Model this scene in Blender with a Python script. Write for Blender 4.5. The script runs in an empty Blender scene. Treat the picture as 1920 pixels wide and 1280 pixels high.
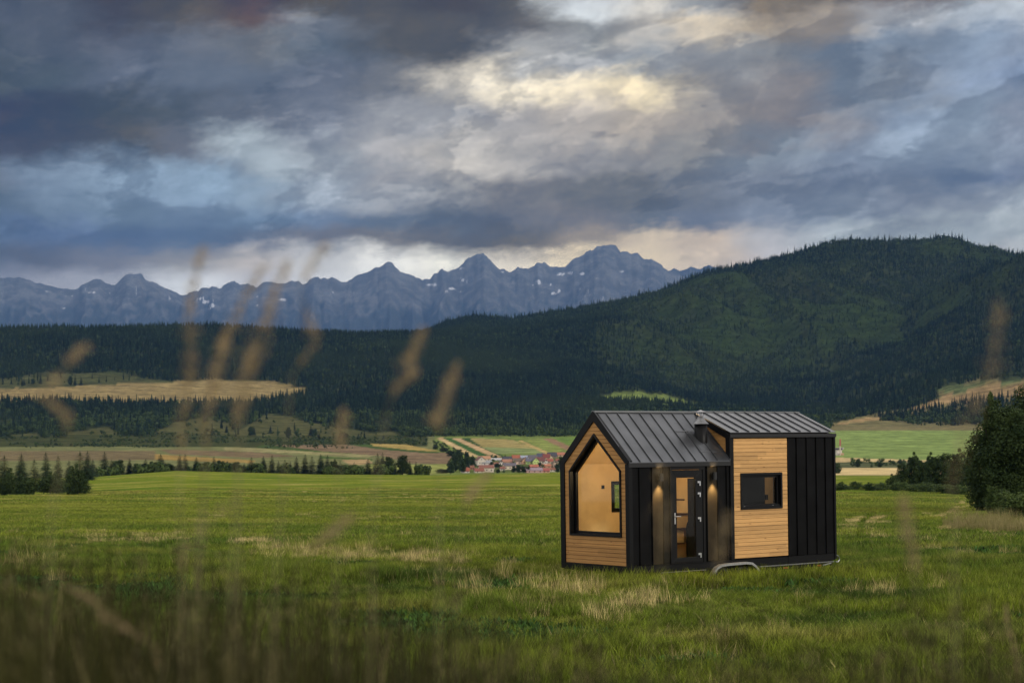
import bpy, math, random
import numpy as np
from mathutils import Matrix, Vector

# ------------------------------------------------------------------ camera
F = 3108.0            # focal length in photo pixels (1920 wide)
HY = 852.0            # horizon row in the photo
EYE = 3.0
S = bpy.context.scene
COL = S.collection
cam = bpy.data.cameras.new('camera'); cam_o = bpy.data.objects.new('camera', cam); COL.objects.link(cam_o)
cam_o.location = (0, 0, EYE); cam_o.rotation_euler = (math.pi / 2, 0, 0)
cam.sensor_width = 36; cam.lens = 36 * F / 1920; cam.shift_y = (HY - 640) / 1920
cam.clip_start = 0.05; cam.clip_end = 80000
cam.dof.use_dof = True; cam.dof.focus_distance = 38.5; cam.dof.aperture_fstop = 3.0
S.camera = cam_o

# ------------------------------------------------------------------ render / exposure
S.view_settings.view_transform = 'Standard'; S.view_settings.look = 'None'
S.view_settings.exposure = 0; S.view_settings.gamma = 1
S.cycles.use_denoising = True
S.cycles.max_bounces = 6; S.cycles.diffuse_bounces = 3; S.cycles.glossy_bounces = 3
S.cycles.transmission_bounces = 4; S.cycles.transparent_max_bounces = 8; S.cycles.volume_bounces = 0
S.cycles.caustics_reflective = False; S.cycles.caustics_refractive = False
S.cycles.sample_clamp_indirect = 4

def lin(c):
    return tuple((x / 255 / 12.92) if x / 255 <= .04045 else ((x / 255 + .055) / 1.055) ** 2.4 for x in c)

HAZE_D = 2.4e-5
HAZE_TOP = 4000.0
HAZE_FAR = 34200.0
HAZE_S = np.array([.062, .150, .335])    # light the full depth of air sends back (used to set the clouds behind it)

# ------------------------------------------------------------------ node helpers
class NT:
    def __init__(self, nt): self.nt = nt; nt.nodes.clear()
    def n(self, t, **k):
        nd = self.nt.nodes.new(t)
        for a, b in k.items(): setattr(nd, a, b)
        return nd
    def l(self, a, b): self.nt.links.new(a, b)
    def sv(self, sock, v):
        if hasattr(v, 'is_linked') or isinstance(v, bpy.types.NodeSocket): self.l(v, sock)
        else: sock.default_value = v
    def math(self, op, a, b=None, c=None, clamp=False):
        nd = self.n('ShaderNodeMath', operation=op, use_clamp=clamp); self.sv(nd.inputs[0], a)
        if b is not None: self.sv(nd.inputs[1], b)
        if c is not None: self.sv(nd.inputs[2], c)
        return nd.outputs[0]
    def vmath(self, op, a, b=None):
        nd = self.n('ShaderNodeVectorMath', operation=op); self.sv(nd.inputs[0], a)
        if b is not None: self.sv(nd.inputs[1], b)
        return nd.outputs[0]
    def noise(self, vec, scale, detail=4, rough=.5, dist=0):
        nd = self.n('ShaderNodeTexNoise'); self.sv(nd.inputs['Vector'], vec)
        nd.inputs['Scale'].default_value = scale; nd.inputs['Detail'].default_value = detail
        nd.inputs['Roughness'].default_value = rough; nd.inputs['Distortion'].default_value = dist
        return nd.outputs
    def mix(self, f, a, b, mode='MIX'):
        nd = self.n('ShaderNodeMix', data_type='RGBA', blend_type=mode)
        self.sv(nd.inputs[0], f); self.sv(nd.inputs[6], c4(a)); self.sv(nd.inputs[7], c4(b))
        return nd.outputs[2]
    def smooth(self, v, a, b, lo=0., hi=1.):
        nd = self.n('ShaderNodeMapRange', interpolation_type='SMOOTHSTEP'); self.sv(nd.inputs[0], v)
        for i, x in enumerate((a, b, lo, hi)): self.sv(nd.inputs[1 + i], x)
        return nd.outputs[0]
    def comb(self, x, y, z):
        nd = self.n('ShaderNodeCombineXYZ')
        for i, v in enumerate((x, y, z)): self.sv(nd.inputs[i], v)
        return nd.outputs[0]
    def sep(self, v):
        nd = self.n('ShaderNodeSeparateXYZ'); self.l(v, nd.inputs[0]); return nd.outputs
def c4(c):
    return (*c, 1.0) if isinstance(c, (tuple, list)) and len(c) == 3 else c

# ------------------------------------------------------------------ world: storm clouds over a clear sky
SUN_EL, SUN_AZ = 27.0, 128.0      # behind the camera to the right, through thin cloud
world = bpy.data.worlds.new('World'); S.world = world; world.use_nodes = True
w = NT(world.node_tree)
STR = 0.1
SKY_ROWS = [  # (row in the photo, 17 colours every 120 px)
 (-40, [(66,78,100),(74,82,100),(66,66,78),(50,50,62),(70,66,70),(80,78,84),(76,78,88),(70,70,78),(86,88,96),(190,196,204),(196,192,186),(155,158,164),(112,106,104),(106,102,102),(126,120,122),(130,124,128),(130,125,132)]),
 (5, [(65,76,97),(70,78,97),(64,65,76),(46,47,59),(70,66,70),(81,80,85),(80,82,92),(72,72,80),(86,88,96),(205,212,218),(208,203,195),(158,162,168),(112,104,100),(108,103,102),(130,122,124),(136,128,131),(138,131,138)]),
 (50, [(76,88,112),(77,88,110),(67,69,80),(81,81,90),(75,71,75),(109,118,134),(86,87,95),(84,86,96),(92,94,104),(140,145,150),(165,162,160),(198,184,164),(132,124,119),(152,142,134),(168,171,178),(165,176,190),(168,178,190)]),
 (110, [(68,83,106),(79,91,113),(89,98,120),(92,103,124),(90,100,117),(89,105,126),(82,86,97),(76,82,96),(162,164,168),(142,147,157),(130,138,150),(140,144,152),(124,130,140),(105,122,145),(110,128,152),(116,136,163),(120,135,160)]),
 (172, [(58,76,100),(68,86,108),(88,102,127),(83,99,124),(83,99,124),(103,114,136),(102,110,126),(196,189,178),(206,196,178),(222,208,182),(216,200,168),(132,133,140),(136,133,139),(104,121,144),(120,132,150),(118,138,168),(110,132,165)]),
 (230, [(45,63,88),(51,68,91),(55,73,97),(61,79,104),(80,94,118),(120,130,150),(152,156,166),(148,152,162),(154,153,158),(166,160,158),(155,148,145),(138,135,138),(132,129,136),(118,124,140),(110,130,158),(125,145,170),(140,150,172)]),
 (290, [(66,74,90),(63,75,93),(68,80,102),(84,96,120),(150,166,181),(142,153,168),(168,168,174),(174,171,170),(150,150,155),(138,140,149),(123,127,138),(120,125,135),(115,130,150),(115,132,158),(122,142,168),(130,148,172),(130,145,170)]),
 (350, [(86,102,130),(96,120,150),(106,132,162),(112,140,170),(120,145,172),(140,155,175),(150,156,168),(122,129,143),(102,109,126),(92,102,120),(86,98,118),(95,108,130),(105,120,145),(105,122,150),(99,119,149),(92,115,150),(110,125,155)]),
 (410, [(72,98,130),(85,112,145),(92,120,152),(90,118,155),(95,125,160),(94,119,154),(80,102,133),(86,103,129),(89,101,125),(108,113,130),(86,103,129),(93,110,139),(112,129,156),(116,133,158),(124,138,162),(138,151,171),(150,165,182)]),
 (455, [(74,104,144),(71,101,144),(74,104,147),(77,107,147),(88,108,140),(98,109,134),(98,107,128),(92,101,121),(88,96,114),(130,127,133),(190,176,162),(178,165,158),(164,168,180),(154,168,182),(152,166,180),(158,172,186),(164,176,188)]),
 (500, [(78,98,131),(84,100,131),(108,119,145),(130,136,152),(166,164,170),(176,181,191),(202,204,207),(206,206,202),(216,206,192),(230,212,182),(206,190,168),(188,175,167),(174,172,181),(170,174,184),(168,174,184),(168,174,184),(168,174,184)]),
 (545, [(108,122,152),(142,150,172),(152,160,180),(188,195,207),(170,175,190),(192,197,207),(200,203,208),(205,205,205),(212,206,196),(222,210,190),(205,195,178),(188,180,174),(176,176,182),(172,175,184),(170,174,184),(170,174,184),(170,174,184)])]
SKY_GAIN = 1.14
SEEDG, SEEDF = 2.2, 25.1
tc = w.n('ShaderNodeTexCoord')
d = w.sep(w.vmath('NORMALIZE', tc.outputs['Generated']))
az = w.math('ARCTAN2', d[0], d[1])
el = w.math('ARCSINE', d[2])
# coarse and fine billows displace the cloud field, sheared so streaks rise to the right
v0 = w.comb(az, w.math('ADD', w.math('MULTIPLY', el, 2.3), w.math('MULTIPLY', az, -.22)), d[1])
nA = w.noise(v0, 7.5, 5, .58)
nB = w.noise(v0, 24, 9, .66)
sA = w.sep(nA[1]); sB = w.sep(nB[1])
dx = w.math('ADD', w.math('MULTIPLY', w.math('SUBTRACT', sA[0], .5), .075), w.math('MULTIPLY', w.math('SUBTRACT', sB[0], .5), .05))
warpscale = w.smooth(el, .10, .15, .35, 1.0)
dy = w.math('ADD', w.math('MULTIPLY', w.math('SUBTRACT', sA[1], .5), .042), w.math('MULTIPLY', w.math('SUBTRACT', sB[1], .5), .040))
dx = w.math('MULTIPLY', dx, w.smooth(el, .10, .15, .55, 1.0)); dy = w.math('MULTIPLY', dy, warpscale)
px = w.math('ADD', w.math('MULTIPLY', w.math('ADD', az, dx), F / 1920), .5, clamp=True)
ee = w.math('ADD', el, dy)
prev = None; prev_e = None
for row, cols in reversed(SKY_ROWS):
    e = math.atan((HY - row) / F)
    path = min(HAZE_FAR, HAZE_TOP / math.tan(e)); T = math.exp(-HAZE_D * path)
    cr = w.n('ShaderNodeValToRGB'); cr.color_ramp.interpolation = 'EASE'
    while len(cr.color_ramp.elements) < 17: cr.color_ramp.elements.new(.5)
    for i, c in enumerate(cols):
        t = SKY_GAIN * np.array(lin(c)); t = t * .82 + t.mean() * .18 * np.array([.97, 1.01, 1.02]); t = np.maximum((t - HAZE_S * (1 - T)) / T, .004)
        el_ = cr.color_ramp.elements[i]; el_.position = i / 16; el_.color = (*t, 1)
    w.l(px, cr.inputs[0])
    cur = cr.outputs[0]
    prev = cur if prev is None else w.mix(w.smooth(ee, prev_e, e), prev, cur)
    prev_e = e
frame_sky = prev
# billow shading: puffy bright and dark detail
v1 = w.comb(az, w.math('ADD', w.math('MULTIPLY', el, 1.9), w.math('MULTIPLY', az, -.30)), d[1])
nC = w.noise(v1, 40, 12, .64, .0)
nD = w.noise(v1, 12, 10, .60, .1)
det = w.math('ADD', w.math('MULTIPLY', w.math('SUBTRACT', nC[0], .5), 1.05), w.math('MULTIPLY', w.math('SUBTRACT', nD[0], .5), .75))
nF = w.noise(w.comb(az, w.math('ADD', w.math('MULTIPLY', el, 1.5), w.math('MULTIPLY', az, -.25)), SEEDF), 15, 10, .6, .2)
nG = w.noise(w.comb(az, w.math('ADD', w.math('MULTIPLY', el, 2.2), w.math('MULTIPLY', az, -.2)), SEEDG), 9, 11, .58, .15)
puff = w.math('ADD', w.math('MULTIPLY', w.math('SUBTRACT', w.smooth(nF[0], .50, .565), .5), .22), w.math('MULTIPLY', w.math('SUBTRACT', w.smooth(nG[0], .492, .532), .5), .38))
det = w.math('ADD', det, puff)
det = w.math('MULTIPLY', det, w.smooth(el, .105, .14, .35, 1.0))
det = w.math('POWER', 2.0, w.math('MULTIPLY', det, 1.4))
clouds = w.mix(1.0, frame_sky, w.comb(det, det, det), 'MULTIPLY')
# the rest of the dome: brighter open overcast overhead and behind
nE = w.noise(w.comb(d[0], d[1], w.math('MULTIPLY', d[2], 2.2)), 2.3, 7, .6, .4)
open_c = w.mix(w.smooth(nE[0], .36, .64), (.60, .60, .61), (1.58, 1.51, 1.43))
up = w.smooth(el, .30, .75)
side = w.smooth(w.math('ABSOLUTE', az), .36, 1.1)
fwd = w.math('MULTIPLY', w.smooth(d[1], .25, .75), w.smooth(el, .30, .50))  # unseen bright band above the frame ahead, added to give the loft roof sheen
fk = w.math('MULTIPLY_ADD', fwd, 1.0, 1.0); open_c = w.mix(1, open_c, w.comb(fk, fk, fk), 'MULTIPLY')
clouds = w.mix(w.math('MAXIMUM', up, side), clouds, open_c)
# a darker underside below the horizon
clouds = w.mix(w.smooth(el, -.02, -.10), clouds, (.03, .04, .03))
sk = w.n('ShaderNodeTexSky', sky_type='NISHITA', sun_disc=False)
sk.sun_elevation = math.radians(SUN_EL); sk.sun_rotation = math.radians(SUN_AZ)
scaled = w.mix(1.0, clouds, (1 / STR,) * 3, 'MULTIPLY')
fin = w.mix(.97, sk.outputs[0], scaled)
bg = w.n('ShaderNodeBackground'); bg.inputs[1].default_value = STR; w.l(fin, bg.inputs[0])
wo = w.n('ShaderNodeOutputWorld'); w.l(bg.outputs[0], wo.inputs[0])
world.cycles.sampling_method = 'MANUAL'; world.cycles.sample_map_resolution = 1024

# ------------------------------------------------------------------ sun (veiled)
sun = bpy.data.lights.new('sun', 'SUN'); sun.energy = 1.75; sun.angle = math.radians(10); sun.color = (1, .93, .82)
sun_o = bpy.data.objects.new('sun', sun); COL.objects.link(sun_o)
_d = Vector((math.sin(math.radians(SUN_AZ)) * math.cos(math.radians(SUN_EL)), math.cos(math.radians(SUN_AZ)) * math.cos(math.radians(SUN_EL)), math.sin(math.radians(SUN_EL))))
sun_o.rotation_euler = _d.to_track_quat('Z', 'Y').to_euler()

# ------------------------------------------------------------------ object helpers
def tag(o, label=None, cat=None, group=None, kind=None):
    if label: o['label'] = label
    if cat: o['category'] = cat
    if group: o['group'] = group
    if kind: o['kind'] = kind
    return o
def empty(name, loc=(0, 0, 0), rz=0, label=None, cat=None, group=None):
    o = bpy.data.objects.new(name, None); COL.objects.link(o); o.location = loc; o.rotation_euler.z = rz
    o.empty_display_size = .2
    return tag(o, label, cat, group)
def copy_tree(o, parent=None):
    c = o.copy(); COL.objects.link(c)
    if parent is not None: c.parent = parent
    for ch in [x for x in KIDS.get(o.name, [])]:
        copy_tree(ch, c)
    return c
KIDS = {}
def link(name, me, mat=None, parent=None):
    o = bpy.data.objects.new(name, me); COL.objects.link(o)
    if mat is not None and not me.materials:
        for m in (mat if isinstance(mat, (list, tuple)) else [mat]): me.materials.append(m)
    if parent is not None:
        o.parent = parent; KIDS.setdefault(parent.name, []).append(o)
    return o
def mesh_np(name, V, Fc, smooth=False):
    V = np.asarray(V, np.float32); Fc = np.asarray(Fc, np.int32)
    me = bpy.data.meshes.new(name); k = Fc.shape[1]
    me.vertices.add(len(V)); me.vertices.foreach_set('co', V.ravel())
    me.loops.add(Fc.size); me.loops.foreach_set('vertex_index', Fc.ravel())
    me.polygons.add(len(Fc)); me.polygons.foreach_set('loop_start', np.arange(0, Fc.size, k, dtype=np.int32))
    if smooth: me.polygons.foreach_set('use_smooth', np.ones(len(Fc), bool))
    me.update(); me.validate()
    return me
def add_attr(me, name, data, typ='FLOAT'):
    a = me.attributes.new(name, typ, 'POINT')
    key = {'FLOAT': 'value', 'INT': 'value', 'FLOAT_VECTOR': 'vector', 'FLOAT_COLOR': 'color'}[typ]
    a.data.foreach_set(key, np.asarray(data, np.int32 if typ == 'INT' else np.float32).ravel())

class MB:
    def __init__(self): self.v = []; self.f = []; self.mi = []
    def add(self, vs, fs, m=0):
        b = len(self.v); self.v += [tuple(x) for x in vs]; self.f += [tuple(i + b for i in f) for f in fs]; self.mi += [m] * len(fs); return self
    def box(self, x0, x1, y0, y1, z0, z1, m=0):
        return self.add([(x0,y0,z0),(x1,y0,z0),(x1,y1,z0),(x0,y1,z0),(x0,y0,z1),(x1,y0,z1),(x1,y1,z1),(x0,y1,z1)],
                        [(0,3,2,1),(4,5,6,7),(0,1,5,4),(1,2,6,5),(2,3,7,6),(3,0,4,7)], m)
    def prism(self, poly, axis, a, b, m=0):
        """poly: 2-D outline; axis 'x' (poly = y,z), 'y' (poly = x,z), 'z' (poly = x,y)"""
        def P(p, t): return {'x': (t, p[0], p[1]), 'y': (p[0], t, p[1]), 'z': (p[0], p[1], t)}[axis]
        n = len(poly); vs = [P(p, a) for p in poly] + [P(p, b) for p in poly]
        fs = [tuple(range(n))[::-1], tuple(range(n, 2 * n))] + [(i, (i + 1) % n, n + (i + 1) % n, n + i) for i in range(n)]
        return self.add(vs, fs, m)
    def ring(self, outer, inner, axis, a, b, m=0):
        """frame between two outlines with the same number of points"""
        n = len(outer)
        for i in range(n):
            j = (i + 1) % n
            self.prism([outer[i], outer[j], inner[j], inner[i]], axis, a, b, m)
        return self
    def tube(self, pts, r, n=10, m=0, cap=True):
        pts = [Vector(p) for p in pts]; rs = r if isinstance(r, (list, tuple)) else [r] * len(pts)
        b = len(self.v); ref = Vector((0, 0, 1))
        for i, p in enumerate(pts):
            t = (pts[min(i + 1, len(pts) - 1)] - pts[max(i - 1, 0)]).normalized()
            if abs(t.dot(ref)) > .95: ref = Vector((1, 0, 0)) if abs(t.x) < .8 else Vector((0, 1, 0))
            a = t.cross(ref).normalized(); c = t.cross(a)
            for k in range(n):
                th = 2 * math.pi * k / n; self.v.append(tuple(p + rs[i] * (math.cos(th) * a + math.sin(th) * c)))
        for i in range(len(pts) - 1):
            for k in range(n):
                self.f.append((b + i * n + k, b + i * n + (k + 1) % n, b + (i + 1) * n + (k + 1) % n, b + (i + 1) * n + k)); self.mi.append(m)
        if cap:
            self.f.append(tuple(b + k for k in range(n))[::-1]); self.mi.append(m)
            q = b + (len(pts) - 1) * n; self.f.append(tuple(q + k for k in range(n))); self.mi.append(m)
        return self
    def lathe(self, prof, c, n=24, m=0):
        """prof: list of (r, z) around the vertical through c"""
        b = len(self.v)
        for r, z in prof:
            for k in range(n):
                th = 2 * math.pi * k / n; self.v.append((c[0] + r * math.cos(th), c[1] + r * math.sin(th), c[2] + z))
        for i in range(len(prof) - 1):
            for k in range(n):
                self.f.append((b + i * n + k, b + i * n + (k + 1) % n, b + (i + 1) * n + (k + 1) % n, b + (i + 1) * n + k)); self.mi.append(m)
        return self
    def build(self, name, mat=None, parent=None, smooth=False, bevel=0):
        me = bpy.data.meshes.new(name); me.from_pydata(self.v, [], self.f); me.update()
        import bmesh
        bm = bmesh.new(); bm.from_mesh(me); bmesh.ops.recalc_face_normals(bm, faces=bm.faces); bm.to_mesh(me); bm.free()
        if smooth: me.polygons.foreach_set('use_smooth', [True] * len(me.polygons))
        o = link(name, me, mat, parent)
        if any(self.mi): me.polygons.foreach_set('material_index', self.mi)
        if bevel:
            bv = o.modifiers.new('bevel', 'BEVEL'); bv.width = bevel; bv.segments = 2; bv.limit_method = 'ANGLE'
        return o

# ------------------------------------------------------------------ materials
MATS = {}
def pmat(name, col, rough=.8, var=.15, scale=8, metal=0, bump=0, bscale=40, spec=.5, obj=False, coat=0):
    if name in MATS: return MATS[name]
    m = bpy.data.materials.new(name); m.use_nodes = True; t = NT(m.node_tree); MATS[name] = m
    p = t.n('ShaderNodeBsdfPrincipled'); o = t.n('ShaderNodeOutputMaterial'); t.l(p.outputs[0], o.inputs[0])
    tcx = t.n('ShaderNodeTexCoord')
    nz = t.noise(tcx.outputs['Object'], scale, 5, .6)
    lo = tuple(c * (1 - var) for c in col); hi = tuple(min(1, c * (1 + var)) for c in col)
    c = t.mix(t.smooth(nz[0], .3, .7), lo, hi)
    if obj:
        oi = t.n('ShaderNodeObjectInfo'); k = t.math('MULTIPLY_ADD', oi.outputs['Random'], .5, .75); c = t.mix(1, c, t.comb(k, k, k), 'MULTIPLY')
    t.l(c, p.inputs['Base Color']); p.inputs['Roughness'].default_value = rough; p.inputs['Metallic'].default_value = metal
    p.inputs['Specular IOR Level'].default_value = spec
    if coat: p.inputs['Coat Weight'].default_value = coat
    if bump:
        b = t.n('ShaderNodeBump'); b.inputs['Strength'].default_value = bump; b.inputs['Distance'].default_value = .01
        nb = t.noise(tcx.outputs['Object'], bscale, 6, .6); t.l(nb[0], b.inputs['Height']); t.l(b.outputs[0], p.inputs['Normal'])
    return m

def wood_mat(name, base, dark, axis, knots=True, rough=.62):
    """planed spruce boards; grain runs along `axis`"""
    m = bpy.data.materials.new(name); m.use_nodes = True; t = NT(m.node_tree)
    p = t.n('ShaderNodeBsdfPrincipled'); o = t.n('ShaderNodeOutputMaterial'); t.l(p.outputs[0], o.inputs[0])
    tcx = t.n('ShaderNodeTexCoord'); s = t.sep(tcx.outputs['Object'])
    a, b = (s[0], s[1]) if axis == 'x' else (s[1], s[0])
    row = t.math('FLOOR', t.math('DIVIDE', s[2], .094))
    al = t.math('ADD', t.math('MULTIPLY', a, 1.0), t.math('MULTIPLY', row, 7.31))
    gv = t.comb(t.math('MULTIPLY', al, 1.4), b, t.math('MULTIPLY', s[2], 38))
    g = t.noise(gv, 2.2, 6, .62, .6)
    wn = t.n('ShaderNodeTexWhiteNoise', noise_dimensions='2D')
    seg = t.math('FLOOR', t.math('DIVIDE', al, 1.9))
    t.l(t.comb(row, seg, 0), wn.inputs['Vector'])
    c = t.mix(t.smooth(g[0], .3, .72), base, dark)
    k = t.math('MULTIPLY_ADD', wn.outputs[0], .34, .82)
    c = t.mix(1, c, t.comb(k, k, t.math('MULTIPLY', k, .97)), 'MULTIPLY')
    if knots:
        vo = t.n('ShaderNodeTexVoronoi'); t.l(t.comb(t.math('MULTIPLY', al, 2.1), 0, t.math('MULTIPLY', s[2], 9.0)), vo.inputs['Vector']); vo.inputs['Scale'].default_value = 1
        kn = t.smooth(vo.outputs['Distance'], .12, .03)
        c = t.mix(kn, c, (dark[0] * .35, dark[1] * .28, dark[2] * .25))
    t.l(c, p.inputs['Base Color']); p.inputs['Roughness'].default_value = rough; p.inputs['Specular IOR Level'].default_value = .3
    bp = t.n('ShaderNodeBump'); bp.inputs['Strength'].default_value = .25; bp.inputs['Distance'].default_value = .004
    t.l(g[0], bp.inputs['Height']); t.l(bp.outputs[0], p.inputs['Normal'])
    return m

def glass_mat(name, tint=(.92, .95, .93), ior=1.5, k=1.0):
    m = bpy.data.materials.new(name); m.use_nodes = True; t = NT(m.node_tree)
    o = t.n('ShaderNodeOutputMaterial'); tr = t.n('ShaderNodeBsdfTransparent'); tr.inputs[0].default_value = (*tint, 1)
    gl = t.n('ShaderNodeBsdfGlossy'); gl.inputs['Roughness'].default_value = .02
    lw = t.n('ShaderNodeLayerWeight'); lw.inputs[0].default_value = .5
    mx = t.n('ShaderNodeMixShader'); t.l(t.math('MULTIPLY_ADD', t.math('POWER', lw.outputs['Facing'], 5.0), .6, .035 * k), mx.inputs[0]); t.l(tr.outputs[0], mx.inputs[1]); t.l(gl.outputs[0], mx.inputs[2]); t.l(mx.outputs[0], o.inputs[0])
    return m

def emit_mat(name, col, s):
    m = bpy.data.materials.new(name); m.use_nodes = True; t = NT(m.node_tree)
    o = t.n('ShaderNodeOutputMaterial'); e = t.n('ShaderNodeEmission'); e.inputs[0].default_value = (*col, 1); e.inputs[1].default_value = s; t.l(e.outputs[0], o.inputs[0]); return m

def foliage_mat(name, c0, c1, scale=.5, trans=.0, rough=.75, pscale=.02, rnd=.7, hue=None):
    """c0..c1: colours of the leaves; varies leaf clump to leaf clump and tree to tree"""
    m = bpy.data.materials.new(name); m.use_nodes = True; t = NT(m.node_tree)
    p = t.n('ShaderNodeBsdfPrincipled'); o = t.n('ShaderNodeOutputMaterial')
    tcx = t.n('ShaderNodeTexCoord'); oi = t.n('ShaderNodeObjectInfo')
    nz = t.noise(t.vmath('ADD', tcx.outputs['Object'], oi.outputs['Location']), scale, 3, .6)
    c = t.mix(t.smooth(nz[0], .3, .7), c0, c1)
    k = t.math('MULTIPLY_ADD', oi.outputs['Random'], rnd, 1 - rnd / 2); c = t.mix(1, c, t.comb(k, k, k), 'MULTIPLY')
    if hue is not None:
        g = t.n('ShaderNodeNewGeometry'); hn = t.noise(g.outputs['Position'], pscale, 4, .6)
        c = t.mix(t.smooth(hn[0], .45, .68, 0, .75), c, hue)
    t.l(c, p.inputs['Base Color']); p.inputs['Roughness'].default_value = rough; p.inputs['Specular IOR Level'].default_value = .08
    if trans:
        tr = t.n('ShaderNodeBsdfTranslucent'); t.l(c, tr.inputs[0]); mx = t.n('ShaderNodeMixShader'); mx.inputs[0].default_value = trans
        t.l(p.outputs[0], mx.inputs[1]); t.l(tr.outputs[0], mx.inputs[2]); t.l(mx.outputs[0], o.inputs[0])
    else: t.l(p.outputs[0], o.inputs[0])
    return m

def field_colour(t):
    """meadow colour from where on the field a point lies: green, olive bands, pale mown straw"""
    g = t.n('ShaderNodeNewGeometry'); P = g.outputs['Position']
    s = t.sep(P)
    big = t.noise(P, .035, 5, .6)
    mid = t.noise(P, .22, 5, .65)
    rows = t.noise(t.comb(t.math('MULTIPLY', s[0], .05), t.math('MULTIPLY', s[1], .30), 0), 1.0, 6, .7, .3)
    far = t.smooth(s[1], 55, 200)
    wide = t.noise(t.comb(t.math('MULTIPLY', s[0], .016), t.math('MULTIPLY', s[1], .05), 0), 1.0, 8, .75, .4)
    vfar = t.smooth(s[1], 120, 330)
    c = t.mix(t.smooth(big[0], .38, .64), (.052, .086, .009), (.122, .148, .014))
    c = t.mix(t.smooth(mid[0], .52, .70, 0, .8), c, (.150, .152, .028))
    c = t.mix(t.smooth(mid[0], .50, .34, 0, .75), c, (.018, .042, .007))
    st = t.math('MULTIPLY', t.smooth(rows[0], .545, .66), t.smooth(big[0], .30, .55))
    c = t.mix(t.math('MULTIPLY', st, t.math('MULTIPLY_ADD', far, .65, .25)), c, (.30, .25, .095))
    c = t.mix(t.math('MULTIPLY', far, .40), c, (.145, .165, .018))
    c = t.mix(t.math('MULTIPLY', vfar, t.smooth(wide[0], .52, .40, 0, .75)), c, (.060, .105, .016))
    c = t.mix(t.math('MULTIPLY', vfar, t.smooth(wide[0], .51, .63, 0, .8)), c, (.27, .235, .070))
    gain = t.smooth(s[1], 28, 80, 1.0, 1.16); c = t.mix(1, c, t.comb(gain, gain, gain), 'MULTIPLY')
    return c

# ------------------------------------------------------------------ noise in numpy
def _h(ix, iy, seed):
    n = (ix.astype(np.int64) * 374761393 + iy.astype(np.int64) * 668265263 + seed * 974634777) & 0x7fffffff
    n = ((n ^ (n >> 13)) * 1274126177) & 0x7fffffff
    n = n ^ (n >> 16)
    return (n & 0xffff) / 65535.0
def vnoise(x, y, seed=0):
    ix = np.floor(x); iy = np.floor(y); fx = x - ix; fy = y - iy
    fx = fx * fx * fx * (fx * (fx * 6 - 15) + 10); fy = fy * fy * fy * (fy * (fy * 6 - 15) + 10)
    a = _h(ix, iy, seed); b = _h(ix + 1, iy, seed); c = _h(ix, iy + 1, seed); e = _h(ix + 1, iy + 1, seed)
    return (a * (1 - fx) + b * fx) * (1 - fy) + (c * (1 - fx) + e * fx) * fy
def fbm(x, y, o=5, seed=0, g=.5):
    s = 0; a = 1; n = 0
    for i in range(o):
        s = s + a * (vnoise(x, y, seed + i) - .5); n += a; a *= g; x = x * 2.03 + 17.3; y = y * 2.03 - 9.1
    return s / n * 2
def ridged(x, y, o=5, seed=0, g=.5):
    s = 0; a = 1; n = 0
    for i in range(o):
        s = s + a * (1 - np.abs(2 * vnoise(x, y, seed + i) - 1)); n += a; a *= g; x = x * 2.03 + 5.3; y = y * 2.03 + 3.1
    return s / n
def inpoly(x, y, poly):
    r = np.zeros(np.shape(x), bool); n = len(poly); j = n - 1
    for i in range(n):
        xi, yi = poly[i]; xj, yj = poly[j]
        if yi != yj:
            r ^= ((yi > y) != (yj > y)) & (x < (xj - xi) * (y - yi) / (yj - yi) + xi)
        j = i
    return r

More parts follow.
